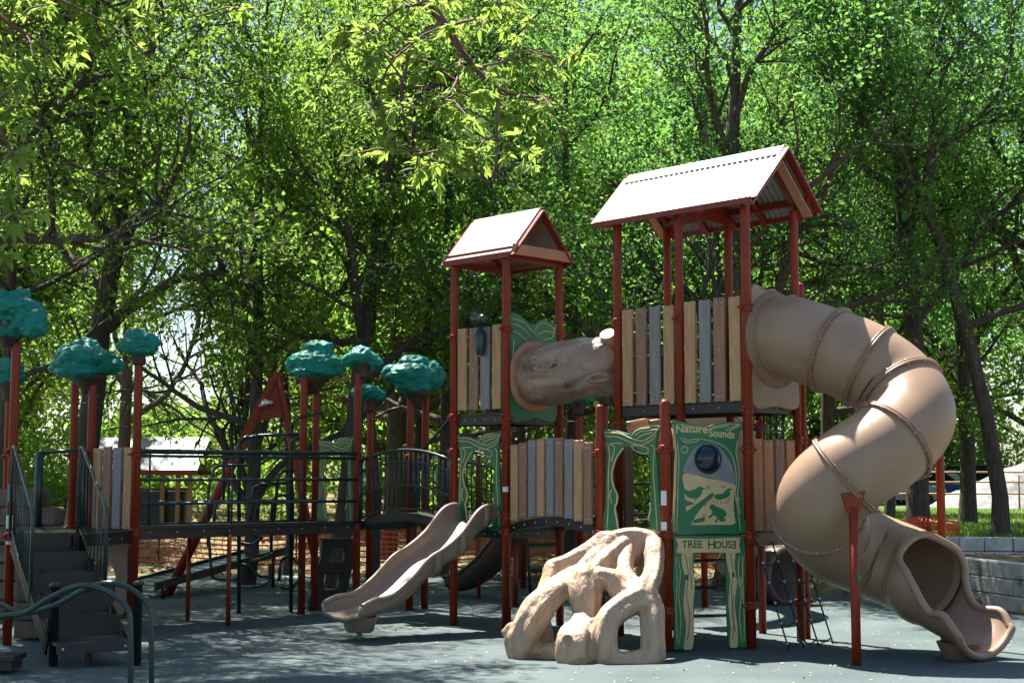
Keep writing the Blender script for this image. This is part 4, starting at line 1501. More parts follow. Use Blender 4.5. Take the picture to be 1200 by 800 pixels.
stp = thing('stairs', 'dark metal stairs with barred railings on both sides, at the left', 'stairs', (-4.5, 14.8, 0))
top_c = V((-5.03, 15.80, 0)); bot_c = V((-3.96, 13.95, 0))
dirS = (bot_c - top_c).normalized()
perp = V((-dirS.y, dirS.x, 0))
if perp.x < 0: perp = -perp
ns = 5
WS = .66
for i in range(ns):
    t = (i + .55) / ns
    c = top_c.lerp(bot_c, t)
    z = LOW - .03 - (i + 1) * (LOW - .03 - .24) / ns
    ww = WS + .05 * i / ns
    mb = MB()
    mb.box(V((c.x, c.y, z - .015)), (ww, .42, .03), perp, dirS)
    mb.box(V((c.x, c.y, z - .055)) + dirS * .205, (ww, .016, .09), perp, dirS)
    so_ = obj('step', mb, treadmat, stp, .004)
    obj('riser', MB().box(V((c.x, c.y, z + .11)) - dirS * .20, (ww, .012, .20), perp, dirS), deckmat, so_)
    for s_ in (-.42, .42):
        bo = MB()
        bo.lathe([(.016, 0), (.012, .008), (.003, .011)], V((c.x, c.y, z - .055)) + dirS * .214 + perp * (ww * s_), 8, dirS)
        obj('bolt', bo, steel, so_)
    if i == ns - 1:
        mb = MB(); mb.box(V((c.x, c.y, z / 2 - .02)), (.06, .06, z - .04))
        obj('step_leg', mb, deckmat, stp)
for s_ in (-1, 1):
    mb = MB()
    a = top_c + perp * (s_ * (WS / 2 + .03)); b = bot_c + perp * (s_ * (WS / 2 + .05)) - dirS * .25
    for i in range(2):
        mb.bar(V((a.x, a.y, LOW - .12)), V((b.x, b.y, .18)), .02, .16)
    obj('stringer', mb, deckmat, stp)
    mb = MB()
    za, zb = 2.12, 1.45
    b2 = a.lerp(b, .56)
    ta, tb_ = V((a.x, a.y, za)), V((b2.x, b2.y, zb))
    zl = lambda t: (LOW + .02) + (.55 - LOW - .02) * t
    mb.tube(fillet([V((a.x, a.y, LOW - .05)) - dirS * .1, ta - dirS * .1, ta, tb_, V((b2.x, b2.y, zl(1) - .05))], .07), .019, 10)
    for i in range(8):
        t = (i + .5) / 8
        q = a.lerp(b2, t)
        mb.tube([V((q.x, q.y, zl(t))), V((q.x, q.y, za + (zb - za) * t))], .0075, 8)
    mb.tube([V((a.x, a.y, zl(0))), V((b2.x, b2.y, zl(1)))], .014, 8)
    obj('bar_railing', mb, greenpipe, stp)
# transfer steps at the foot
lo = MB()
c = V((-4.72, 13.62, 0))
lo.box(c + V((0, 0, .14)), (.36, .36, .05)); lo.box(c + V((0, -.0, .075)), (.30, .30, .10))
tag(obj('step_block', lo, treadmat, None, .006, c), 'low dark step block on the ground beside the bottom stair', 'step')
# curved handrails in front
for Dh, pts, lab in ((11.9, [(-40, 735), (0, 722), (28, 718), (55, 702), (85, 688), (105, 686), (128, 694), (146, 708), (152, 722), (153, 760), (153, 830)], 'curved green handrail pipe nearest the camera at the lower left'),
                     (12.5, [(-30, 690), (0, 707), (22, 717), (42, 716), (70, 706), (95, 692), (115, 684), (140, 684), (160, 694), (173, 708), (177, 724), (177, 830)], 'second curved green handrail pipe just behind the nearest one')):
    q = [P(a, b, Dh) for a, b in pts]
    q[-1].z = 0
    mb = MB(); mb.tube(crom(q, 6), .024, 12)
    q0 = q[0]
    mb.tube([q0, V((q0.x - .02, q0.y, 0))], .024, 12)
    tag(obj('handrail', mb, greenpipe, None, 0, V((q[-1].x, q[-1].y, 0))), lab, 'handrail', 'curved green handrails')
for (px, yt, yb, lab) in ((62, 684, 780, 'short dark bollard post by the stair foot with a rounded cap'), (160, 682, 779, 'dark capped post right of the stairs below the plank panel')):
    g = G(px, yb)
    mb = MB(); zt_ = P(px, yt, g.y).z
    mb.lathe([(.042, 0), (.042, zt_ - .03), (.055, zt_ - .03), (.055, zt_), (.03, zt_ + .02)], g, 14)
    tag(obj('bollard', mb, pipe, None, 0, g), lab, 'post')
# device and notices on the front left post are parts of that crown post
fl_post = bpy.data.objects['tree_post']
p = G(8, 755)
for (z, hh, mt, nm) in ((1.62, .20, deckmat, 'sign_box'), (1.24, .14, white, 'sticker'), (1.07, .13, white, 'sticker')):
    mb = MB()
    if nm == 'sign_box':
        mb.box(V((p.x + .02, p.y - .065, z)), (.075, .035, hh))
        b_ = obj(nm, mb, plate, fl_post, .01)
        m2 = MB(); m2.lathe([(.02, 0), (.018, .005)], V((p.x + .02, p.y - .083, z + .03)), 10, V((0, -1, 0)))
        obj('dial', m2, deckmat, b_)
    else:
        mb.sheet([[V((p.x + math.sin(a) * .052, p.y - math.cos(a) * .052, zz)) for a in [R(-45 + i * 10) for i in range(11)]] for zz in (z, z + hh)])
        b_ = obj(nm, mb, mt, fl_post)
        m2 = MB()
        for r_ in range(4):
            m2.box(V((p.x + .01, p.y - .0535, z + .025 + r_ * .028)), (.05, .003, .008))
        obj('print_line', m2, greym, b_)

# stone stack behind stairs
stn = MB()
rs = random.Random(3)
for row in range(7):
    for k in range(5 - row // 2):
        c = V((-6.6 + k * .36 - (row % 2) * .12 + rs.uniform(-.05, .05), 18.9 + rs.uniform(-.06, .06), .12 + row * .235))
        w_ = rs.uniform(.17, .22)
        stn.box(c, (w_ * 2, .42, .22), V((math.cos(rs.uniform(-.08, .08)), math.sin(.05), 0)).normalized())
tag(obj('stone_wall', stn, stone, None, .03, (-6.2, 18.9, 0)), 'stepped wall of stacked brown stones behind the left stairs', 'stone wall')
stn = MB()
for row in range(5):
    for k in range(2):
        stn.box(V((-5.35 + k * .3, 16.35, .12 + row * .2)), (.28, .3, .19))
tag(obj('stone_pier', stn, stone, None, .02, (-5.2, 16.35, 0)), 'rough stone pier under the corner platform beside the stairs', 'stone pier')

# ------------------------------------------------------------------ brown triangular frame (A-frame) behind the walkway
D = 22.3
af = thing('climbing_arch', 'reddish brown A shaped frame with a triangular top plate behind the walkway', 'climbing arch', P(270, 640, D)[:2] + (0,))
ap = P(325, 437, D)
f1 = P(196, 690, D); f1.z = 0
f2_ = P(378, 690, D); f2_.z = 0
for q, nm in ((f1, 'leg'), (f2_, 'leg')):
    mb = MB(); mb.tube([q, ap + (ap - q) * .0], .075 if q is f1 else .06, 12)
    obj('leg', mb, red, af)
mb = MB()
pa, pb2, pc_, pd = P(322, 445, D), P(285, 502, D), P(340, 487, D), P(300, 494, D)
vs = [pa, pb2, pd, P(320, 490, D), pc_]
mb.add([q + V((0, -.03, 0)) for q in vs] + [q + V((0, .03, 0)) for q in vs], [(0, 1, 2, 3, 4), (5, 9, 8, 7, 6)] + [(i, (i + 1) % 5, 5 + (i + 1) % 5, 5 + i) for i in range(5)])
pl_ = obj('top_plate', mb, red, af)
mb = MB(); mb.tube([P(305, 475, D - .1), P(318, 471, D - .25)], .03, 8); mb.ball(P(311, 472, D - .15), .07, 8)
obj('plate_fixing', mb, steel, pl_)

# ------------------------------------------------------------------ bar climber behind the walkway
bc = thing('bar_climber', 'dark pipe bar climber with looping rungs behind the walkway', 'bar climber', G(310, 718)[:])
g1, g2 = G(280, 718), G(341, 717)
D = g1.y
mb = MB()


def H(px, py, d=0.0):
    return P(px, py, D + d)


for g, px in ((g1, 280), (g2, 341)):
    m2 = MB(); m2.tube(fillet([g, H(px, 516), H(px + 12, 511)], .1), .027, 10)
    obj('upright', m2, pipe, bc)
for pl in ([(280, 560), (281, 516), (300, 510), (358, 508)], [(342, 540), (342, 496), (352, 488), (378, 484)], [(320, 620), (326, 556), (336, 550), (345, 551)], [(293, 610), (297, 570), (306, 567), (336, 566)],
           [(244, 640), (244, 572), (252, 545), (290, 545)], [(244, 620), (248, 676), (258, 679), (280, 679)], [(280, 687), (305, 687), (316, 682), (316, 660)], [(281, 660), (295, 664), (302, 675), (318, 676)],
           [(327, 680), (329, 656), (340, 650), (352, 664), (352, 678), (342, 690)], [(296, 656), (308, 654), (326, 645)], [(280, 636), (296, 638), (306, 630)], [(318, 650), (318, 600), (322, 580), (340, 580)], [(328, 686), (332, 690), (341, 688)],
           [(251, 612), (252, 590), (258, 588), (318, 589)], [(300, 620), (300, 596), (304, 592)], [(262, 530), (262, 590)], [(268, 620), (268, 560)]):
    m2 = MB()
    m2.tube(fillet([H(a, b, .25 * math.sin(a * .3)) for a, b in pl], .12), .021, 8)
    obj('rung', m2, pipe, bc)
# grab pole with sloping rails near the small tower
m2 = MB()
for d in (0, .25):
    m2.tube([P(495, 528, 19.4 + d), P(531, 486, 18.3 + d)], .018, 8)
m2.tube([P(495, 528, 19.5), P(495, 620, 19.5)], .018, 8)
tag(obj('climbing_rail', m2, pipe), 'pair of sloping dark rails leaning on the small tower', 'rail')

# dark plastic climber with two openings under the walkway corner
D0 = 19.9
f_ = Fr(P(366, 700, D0), P(425, 700, D0 + .3))
kk = D0 / F


def dk_(a):
    return [((240 + x / 5.715 - 366) * kk, CAMH - (600 + y / 5.715 - 560) * kk) for x, y in a]


dcl = thing('panel_climber', 'dark plastic climbing panel with two openings under the walkway corner', 'climbing panel', G(380, 715)[:])
me_o = curve_panel('panel_body', [dk_([(780, 170), (1020, 170), (1000, 330), (950, 520), (900, 660), (700, 650), (690, 560), (735, 400), (770, 300)]), dk_([(850, 230), (940, 235), (925, 325), (830, 325)]), dk_([(800, 410), (910, 405), (885, 505), (775, 510)])], f_, 0, .10, deckmat, dcl, .02, smooth=False)
# slatted balance ramp
rmp = thing('ramp', 'sloping dark slatted ramp resting low under the far walkway', 'ramp', G(205, 690)[:])
ra, rb = P(150, 682, 22.2), P(302, 642, 25.0)
mb = MB()
wv_ = V((.55, -.55, 0))
for i in range(14):
    t0b, t1b = i / 14, (i + .8) / 14
    a0, a1 = ra.lerp(rb, t0b), ra.lerp(rb, t1b)
    mb.add([a0, a1, a1 + wv_, a0 + wv_, a0 + V((0, 0, -.03)), a1 + V((0, 0, -.03)), a1 + wv_ + V((0, 0, -.03)), a0 + wv_ + V((0, 0, -.03))], [(0, 1, 2, 3), (4, 7, 6, 5), (0, 4, 5, 1), (1, 5, 6, 2), (2, 6, 7, 3), (3, 7, 4, 0)])
obj('ramp_slats', mb, treadmat, rmp)
for o_ in (V((0, 0, 0)), wv_):
    mb = MB(); mb.bar(ra + o_ + V((0, 0, -.02)), rb + o_ + V((0, 0, -.02)), .05, .12)
    obj('ramp_rail', mb, deckmat, rmp)
for t in (.05, .9):
    for o_ in (V((0, 0, 0)), wv_):
        q = ra.lerp(rb, t) + o_
        mb = MB(); mb.tube([V((q.x, q.y, 0)), q], .03, 8)
        obj('ramp_leg', mb, deckmat, rmp)

# dark slide behind the small tower
ds = thing('wave_slide', 'dark shaded slide end curling out behind the small tower', 'slide', G(560, 688)[:])
pth2 = crom([P(610, 610, 20.4), P(592, 635, 21.0), P(575, 655, 21.6), P(552, 672, 22.2), P(532, 676, 22.5)], 8)
rows, rims = [], []
for i, p in enumerate(pth2):
    t = (pth2[min(i + 1, len(pth2) - 1)] - pth2[max(i - 1, 0)]).normalized()
    sd = t.cross(V((0, 0, 1))).normalized(); up = sd.cross(t)
    rows.append([p + (sd * math.sin(a) - up * math.cos(a)) * .22 for a in [R(-95 + 190 * k / 18) for k in range(19)]])
mb = MB(); mb.sheet(rows, True); mb.sheet([[q + V((0, 0, .015)) for q in r_] for r_ in rows], True)
sb_ = obj('slide_bed', mb, darkpl, ds)
for k in (0, -1):
    mb = MB(); mb.tube([r_[k] for r_ in rows], .03, 8); obj('rolled_rim', mb, darkpl, sb_)
mb = MB(); mb.tube([V((-.85, 22.3, 0)), V((-.85, 22.3, .2))], .04, 8); obj('slide_foot', mb, pipe, ds)
mb = MB(); mb.tube([V((.05, 20.5, 0)), V((.05, 20.5, .9))], .04, 8); obj('support_post', mb, red, ds)

# tan slide hood behind the tall tower, seen under its upper deck
bs_ = thing('wave_slide', 'tan curved slide seen through the tall tower behind the tree doorway', 'slide', (2.9, 19.6, 0))
pth3 = crom([P(748, 500, 18.3), P(790, 492, 18.6), P(835, 487, 19.2), P(874, 530, 19.8), P(884, 600, 20.4), P(868, 640, 20.8), P(852, 664, 21.0)], 8)
rows = []
for i, p in enumerate(pth3):
    t = (pth3[min(i + 1, len(pth3) - 1)] - pth3[max(i - 1, 0)]).normalized()
    sd = t.cross(V((0, 0, 1))).normalized(); up = sd.cross(t)
    rows.append([p + (sd * math.sin(a) - up * math.cos(a)) * .26 for a in [R(-100 + 200 * k / 18) for k in range(19)]])
mb = MB(); mb.sheet(rows, True); mb.sheet([[q + V((0, 0, .015)) for q in r_] for r_ in rows], True)
sb_ = obj('slide_bed', mb, tan, bs_)
for k in (0, -1):
    mb = MB(); mb.tube([r_[k] for r_ in rows], .03, 8); obj('rolled_rim', mb, tan, sb_)
for q in (G(826, 711), ):
    post(bs_, q, 1.6, r=.045, name='support_post')

# brown crawl pipe behind the net
cpz = thing('crawl_pipe', 'brown barrel shaped crawl pipe lying on the ground behind the rope net', 'crawl pipe', G(905, 708)[:])
a, b = P(868, 690, 21.6), P(925, 692, 20.7)
mb = MB()
ax_ = (b - a).normalized()
mb.lathe([(.38, 0), (.41, .03), (.41, .3), (.39, .33), (.39, .62), (.41, .66), (.42, (b - a).length), (.36, (b - a).length + .04), (.36, .03)], V((a.x, a.y, .41)), 28, V((ax_.x, ax_.y, 0)))
obj('pipe_shell', mb, mk('dark brown barrel plastic', (0.11, 0.066, 0.048), 0.45), cpz)

# rope net
net = thing('rope_net', 'black rope climbing net hanging from the orange brown plank side', 'rope net', G(945, 735)[:])
topl = [frCD.pt(.05 + .27 * i, LOW - .1, .06) for i in range(4)]
botl = [p + u * .38 + V((0, 0, -LOW + .12)) for p in topl]
for i, (a, b) in enumerate(zip(topl, botl)):
    mb = MB(); mb.tube([a, a.lerp(b, .5) + V((0, 0, -.02)), b], .009, 8)
    obj('rope', mb, rope, net)
for j in range(1, 6):
    t = j / 5.3
    row = [a.lerp(b, t) for a, b in zip(topl, botl)]
    pts = []
    for q0, q1 in zip(row, row[1:]):
        pts += [q0, q0.lerp(q1, .5) + V((0, 0, -.035))]
    pts.append(row[-1])
    mb = MB(); mb.tube(crom(pts, 3), .008, 8)
    obj('rope', mb, rope, net)
    for q in row: obj('rope_clamp', MB().ball(q, .016, 8), steel, net)

# small dark step stool under plank bridge
ssb = thing('step_ladder', 'small dark two step climber standing under the plank bridge', 'step ladder', G(638, 697)[:])
Dl = 21.8
for z, px0, px1 in ((.80, 618, 652), (.42, 622, 656)):
    mb = MB(); mb.box((P(px0, 600, Dl) + P(px1, 600, Dl)) / 2 * V((1, 1, 0)).x * 1 if False else V(((P(px0, 600, Dl).x + P(px1, 600, Dl).x) / 2, Dl, z)), (.44, .3, .05))
    obj('step', mb, deckmat, ssb, .005)
for px in (618, 656):
    for dy in (-.13, .13):
        mb = MB(); mb.tube([V((P(px, 600, Dl).x + (.05 if px < 630 else .02), Dl + dy, 0)), V((P(px, 600, Dl).x, Dl + dy, .84))], .02, 8)
        obj('leg', mb, deckmat, ssb)

# ------------------------------------------------------------------ shelter at the back left
D = 36.0
shl = thing('park_shelter', 'open shelter with a white sunlit metal roof at the back left', 'shelter', P(170, 600, D)[:2] + (0.3,))
x0, x1 = P(96, 550, D).x, P(232, 550, D).x
ze, zr = P(100, 551, D).z, P(100, 512, D + 1.4).z
mb = MB()
for sgn in (-1, 1):
    for dz in (0, -.02):
        rows = []
        for t in (0, .5, 1):
            rows.append([V((x0 + (x1 - x0) * i / 80, D + 1.4 + sgn * 1.5 * t, zr - (zr - ze) * t + dz + .012 * math.sin(i * 2.2))) for i in range(81)])
        mb.sheet(rows)
sr = obj('roof', mb, mk('leaf dappled blue grey metal', (0.17, 0.19, 0.22), 0.5, 0.3, 2, dirt_dapple=((0.06, 0.06, 0.06), 3.0, 0.62)), shl)  # roof colour dimmed and spotted dark to paint in dappled leaf shade
mb = MB()
for sgn in (-1, 1):
    mb.box(((x0 + x1) / 2, D + 1.4 + sgn * 1.5, ze - .05), (x1 - x0, .06, .12))
obj('fascia', mb, red, sr)
for px in (118, 190, 208, 222):
    for dy in (.2, 2.6):
        q = P(px, 600, D + dy); z0_ = hgt(q.x, q.y) - .05
        mb = MB(); mb.box((q.x, q.y, (z0_ + ze) / 2), (.10, .10, ze - z0_))
        obj('post', mb, pl_brown, shl)
mb = MB()
q = P(175, 600, D + .6)
mb.box((q.x, q.y, .95), (1.9, .5, 1.0)); mb.box((q.x, q.y, 1.5), (2.1, .65, .06))
obj('counter', mb, deckmat, shl)

# ------------------------------------------------------------------ retaining walls
def block_wall(name, label, p0, p1, zs, seed, zbase):
    rs_ = random.Random(seed)
    p0, p1 = V(p0), V(p1)
    ln = (p1 - p0).length
    d = (p1 - p0).normalized(); nn = V((d.y, -d.x, 0))
    mb = MB()
    for r_, z in enumerate(zs):
        x = -rs_.uniform(0, .2)
        hh = .215
        while x < ln:
            w_ = rs_.uniform(.26, .44)
            xa, xb = max(x, 0), min(x + w_ - .012, ln)
            if xb - xa > .05:
                c = p0 + d * ((xa + xb) / 2) + nn * (rs_.uniform(-.02, .02) - .02 * r_)
                mb.box(V((c.x, c.y, zbase(c) + z + hh / 2)), (xb - xa, .28, hh - .006), d, nn)
            x += w_
    return tag(obj(name, mb, block, None, .012, (p0.x, p0.y, 0)), label, 'retaining wall')


block_wall('retaining_wall', 'three course grey block wall behind the slide exit at the right', (wallx(22.4), 22.4, 0), (wallx(12.5), 12.5, 0), (-.02, .20, .42), 4, lambda c: 0.0)
block_wall('retaining_wall', 'single course of dark grey blocks along the lawn edge above the taller wall', (5.3, 22.75, 0), (13.0, 22.35, 0), (.44, .66), 5, lambda c: 0.0)

# ------------------------------------------------------------------ orange safety netting
def netting(name, label, pts, h, seed, floppy=.15, ground=True, sx=.16, sz=.11):
    pts = crom([V((a, b, 0)) for a, b in pts], 8)
    d = [0]
    for a, b in zip(pts, pts[1:]): d.append(d[-1] + (b - a).length)
    tot_ = d[-1]

    def at(s):
        for i in range(1, len(pts)):
            if d[i] >= s:
                return pts[i - 1].lerp(pts[i], (s - d[i - 1]) / max(1e-6, d[i] - d[i - 1]))
        return pts[-1]

    def pt(s, t):
        q = at(s)
        sag = 1 - .35 * abs(math.sin(s * .85 + seed)) * floppy * 4
        z = t * h * max(.35, sag)
        off = .12 * mnoise.noise(V((s * .8, t * 2, seed))) * (1 + 3 * floppy)
        return V((q.x + off * .4, q.y + off, hgt(q.x, q.y) + .02 + z))
    mb = MB()
    nx, nz_ = int(tot_ / sx), int(h / sz)
    def strip(a, b, w_, ver):
        e = V((w_, 0, 0)) if ver else V((0, 0, w_))
        mb.add([a - e, a + e, b + e, b - e], [(0, 1, 2, 3)])
    for j in range(nz_ + 1):
        t = j / nz_
        for i in range(nx):
            strip(pt(i * sx, t), pt((i + 1) * sx, t), .016, False)
    for i in range(nx + 1):
        for j in range(nz_):
            strip(pt(i * sx, j / nz_), pt(i * sx, (j + 1) / nz_), .008, True)
    t_ = thing(name, label, 'safety netting', pts[0][:])
    obj('net_mesh', mb, orange, t_)
    for i in range(0, int(tot_ / 3) + 1):
        q = pt(min(tot_ - .05, i * 3.0), 0)
        m2 = MB(); m2.box(q + V((0, .03, h * .5)), (.035, .035, h * 1.05))
        obj('stake', m2, deckmat, t_)
    return t_


netting('safety_netting', 'long sagging orange safety netting across the ground behind the playground', [(-13, 29.5), (-9, 30.5), (-5, 29.3), (-1, 30.5), (2.2, 29.5), (4.2, 28.5)], .72, 1.0)
netting('safety_netting', 'crumpled heap of orange netting on the lawn edge above the slide exit', [(5.75, 23.4), (6.2, 23.1), (6.6, 23.5), (6.9, 23.2), (7.2, 23.5)], .30, 2.3, .3, sx=.07, sz=.05)

# ------------------------------------------------------------------ rail fence, gravel heap, cars at the right back
rf = thing('rail_fence', 'thin metal rail fence between the lawn and the parked cars', 'fence', (14, 44, 1.0))
for i in range(9):
    x = 8.5 + i * 1.7
    z0_ = hgt(x, 44) - .1
    mb = MB(); mb.tube([V((x, 44, z0_)), V((x, 44, z0_ + 1.15))], .03, 8)
    obj('fence_post', mb, boardtan, rf)
for z in (.45, .8, 1.1):
    mb = MB(); mb.tube([V((8.5, 44, hgt(8.5, 44) + z)), V((22, 44, hgt(22, 44) + z))], .025, 8)
    obj('fence_rail', mb, boardtan, rf)
mb = MB()
rows = []
for i in range(25):
    row = []
    for j in range(49):
        x, y = 12.9 + j * .17, 46 + i * .2
        dx, dy_ = (x - 17.2) / 3.6, (y - 48.4) / 2.3
        d_ = math.hypot(dx, dy_)
        h_ = max(0, 1 - d_) * 1.7 + .12 * mnoise.noise(V((x * 1.5, y * 1.5, 0))) + .05 * mnoise.noise(V((x * 5, y * 5, 0)))
        row.append(V((x, y, hgt(x, y) - .1 + max(0, h_))))
    rows.append(row)
mb.sheet(rows)
tag(obj('gravel_heap', mb, gravel, None, 0, (16, 48, .9)), 'pale grey gravel heap behind the rail fence at the right', 'gravel heap')


def make_car(label, loc, rot, paint, suv=False):
    t = thing('parked_car', label, 'car', loc, 'cars parked beyond the lawn')
    hh = .22 if suv else 0.0
    prof = [(-2.2, .35), (-2.25, .62), (-2.15, .86), (-1.45, .93), (-.95, 1.0), (-.9, 1.0), (1.35, 1.0), (2.05, .95), (2.2, .75), (2.2, .38)]
    mb = MB()
    ys = [(-.86, .90), (-.80, 1.0), (0, 1.03), (.80, 1.0), (.86, .90)]
    rows = []
    for yy, k in ys:
        rows.append([V((x * (1 if abs(yy) < .85 else .985), yy, .2 + (z + hh - .2) * (1 if abs(yy) < .82 else .96))) for x, z in prof])
    off = V(loc)
    RM = Matrix.Rotation(rot, 3, 'Z')
    tr = lambda q: RM @ q + off
    mb.sheet([[tr(q) for q in r_] for r_ in rows])
    for yy in (-.85, .85):
        mb.add([tr(V((x * .985, yy * 1.012, .2 + (z + hh - .2) * .96))) for x, z in prof], [tuple(range(len(prof)))])
    bd = obj('body', mb, paint, t)
    rf_ = [(-1.0, 1.0), (-.35, 1.43), (.25, 1.48), (.95, 1.40), (1.65, 1.0)] if not suv else [(-.95, 1.0), (-.45, 1.46), (.4, 1.52), (1.75, 1.46), (2.1, 1.0)]
    mb = MB()
    mb.sheet([[tr(V((x, yy * (1 - .20 * (z - 1.0) / .45), z + hh))) for x, z in rf_] for yy in (-.80, -.4, 0, .4, .80)])
    obj('window', mb, glass, t)
    for yy in (-.80, .80):
        m2 = MB()
        m2.add([tr(V((x, yy * (1 - .20 * (z - 1.0) / .45), z + hh))) for x, z in rf_], [tuple(range(len(rf_)))])
        obj('window', m2, glass, t)
    mb = MB()
    q = rf_[1:-1]
    mb.sheet([[tr(V((x, yy, z + hh + .02))) for x, z in q] for yy in (-.64, 0, .64)])
    for yy in (-.66, .66):
        mb.tube([tr(V((x, yy * (1 + .22 * (1.46 - z) / .45), z + hh + .01))) for x, z in rf_], .035, 6)
        mb.tube([tr(V((.3, yy, 1.46 + hh))), tr(V((.35, yy * 1.24, 1.0 + hh)))], .035, 6)
    obj('roof', mb, paint, t)
    for x in (-1.38, 1.32):
        for yy in (-.82, .82):
            m2 = MB()
            c = tr(V((x, yy, .33)))
            ax = RM @ V((0, 1, 0))
            m2.lathe([(.20, -.10), (.31, -.10), (.335, -.06), (.335, .06), (.31, .10), (.20, .10)], c, 20, ax)
            wh = obj('wheel', m2, tyre, t)
            m3 = MB()
            m3.lathe([(.05, -.105), (.2, -.095), (.215, -.102), (.215, .102), (.2, .095), (.05, .105)], c, 16, ax)
            obj('rim', m3, chrome, wh)
    for yy in (-.62, .62):
        m2 = MB(); m2.box(tr(V((-2.2, yy, .70 + hh))), (.10, .34, .14), RM @ V((1, 0, 0)), RM @ V((0, 1, 0)))
        obj('headlight', m2, lampm, t, .02)
    return t


for (px, Y, rot, pt, sv, lab) in ((1034, 56.5, math.pi + .06, 0, False, 'grey saloon car parked beyond the lawn, seen under the tube slide'),
                                 (1106, 58.5, math.pi - .7, 1, False, 'dark blue car parked behind the slide support post'),
                                 (1130, 64, .1, 2, True, 'black tall car in the shade behind the blue one')):
    q = P(px, 580, Y)
    make_car(lab, (q.x, q.y, hgt(q.x, q.y) - .02), rot, carpaint[pt], sv)

# a road strip for the cars
mb = MB()
asph = mk('asphalt', (0.05, 0.05, 0.052), 0.9, 0.2, 30)
mb.sheet([[V((x, y, hgt(x, y) + .03)) for x in [8 + i * 2 for i in range(25)]] for y in (54, 57, 60, 64, 68, 74)])
o = obj('road', mb, asph); o['kind'] = 'structure'

# ------------------------------------------------------------------ vegetation
def quadmesh(name, Vx, nper=4):
    n_ = len(Vx) // nper
    me = bpy.data.meshes.new(name)
    me.vertices.add(len(Vx))
    me.vertices.foreach_set('co', Vx.astype(np.float32).ravel())
    me.loops.add(len(Vx))
    me.loops.foreach_set('vertex_index', np.arange(len(Vx), dtype=np.int32))
    me.polygons.add(n_)
    me.polygons.foreach_set('loop_start', np.arange(0, len(Vx), nper, dtype=np.int32))
    me.update(calc_edges=True)
    return me


def leaves(rng, c, axis, Lf, Wf, upbias=.6):
    """rhombus leaves at centres c with main directions axis"""
    n_ = len(c)
    nrm = rng.normal(0, 1, (n_, 3)); nrm[:, 2] += upbias * 2
    nrm /= np.linalg.norm(nrm, axis=1)[:, None]
    side = np.cross(nrm, axis); side /= (np.linalg.norm(side, axis=1)[:, None] + 1e-9)
    s = rng.uniform(.5, 1.4, (n_, 1))
    Vx = np.empty((n_, 4, 3))
    Vx[:, 0] = c - axis * Lf * .5 * s
    Vx[:, 1] = c - axis * Lf * .08 * s + side * Wf * .5 * s - nrm * .006
    Vx[:, 2] = c + axis * Lf * .5 * s
    Vx[:, 3] = c - axis * Lf * .08 * s - side * Wf * .5 * s - nrm * .006
    return Vx.reshape(-1, 3)


SX, SY = TO_SUN.x / TO_SUN.z, TO_SUN.y / TO_SUN.z


def lit_zone(x, y):
    """patch of play surface that the canopy leaves open to the sun"""
    a = ((x - 2.6) / 2.9) ** 2 + ((y - 15.3) / 2.0) ** 2 < 1
    b = (x > 0.0 and y < 15.2 and x < 7)
    c = ((x - .1) / .8) ** 2 + ((y - 17.7) / .8) ** 2 < 1
    return a or b or c


def skeleton(rs, base, height, r0, fork, lean, limbs, kids=(1.9, 3.0), twig=.85, shadowcull=True, wig=.12):
    segs, twigs = [], []
    base = V(base)

    def norm(d):
        return d.normalized()

    def branch(p, d, Lb, r, lev):
        step = .28 if lev < 3 else .22
        n_ = max(2, int(Lb / step))
        pts, dirs = [V(p)], [V(d)]
        for i in range(n_):
            j = V((rs.gauss(0, 1), rs.gauss(0, 1), rs.gauss(0, 1))) * (wig + .03 * lev)
            trop = .05 if lev <= 1 else (.0 if lev == 2 else -.04)
            d = norm(d + j + V((0, 0, trop)))
            pts.append(pts[-1] + d * (Lb / n_)); dirs.append(d)
        rad = [max(.004, r * (1 - .72 * i / n_)) for i in range(n_ + 1)]
        segs.append((pts, rad, lev))
        if lev >= 3:
            twigs.append((pts[0], pts[-1]))
            return
        nk = int(Lb * kids[lev - 1]) + 2 if lev >= 1 else 0
        for k in range(nk):
            t = rs.uniform(.22, .98) if k else .98
            i = min(n_, int(t * n_))
            ang = R(rs.uniform(25, 62)) if k else R(10)
            ax = V((rs.gauss(0, 1), rs.gauss(0, 1), rs.gauss(0, 1))); ax = norm(ax - dirs[i] * ax.dot(dirs[i]))
            nd = norm(dirs[i] * math.cos(ang) + ax * math.sin(ang) + V((0, 0, .12)))
            nl = (Lb * rs.uniform(.40, .62) * (1.15 - .45 * t)) if lev < 2 else twig * rs.uniform(.7, 1.25)
            branch(pts[i], nd, max(.5, nl), rad[i] * .62, lev + 1)

    top = base + V((lean[0], lean[1], height))
    n_ = 16
    pts, rad = [], []
    for i in range(n_ + 1):
        t = i / n_
        q = base + V((lean[0] * t ** 1.5, lean[1] * t ** 1.5, height * t)) + V((math.sin(t * 5 + rs.random()) * .06, math.cos(t * 4 + rs.random()) * .06, 0)) * height * .12
        pts.append(q)
        rad.append(r0 * (1.25 if i == 0 else 1.0) * (1 - .82 * t ** 1.2))
    pts[0] = base
    segs.append((pts, rad, 0))
    for lm in limbs:
        az, el, Lb, tz = lm
        i = min(n_ - 1, max(1, int(tz / height * n_)))
        d = V((math.cos(R(el)) * math.cos(R(az)), math.cos(R(el)) * math.sin(R(az)), math.sin(R(el))))
        branch(pts[i], d, Lb, max(.03, rad[i] * .62), 1)
    return segs, twigs


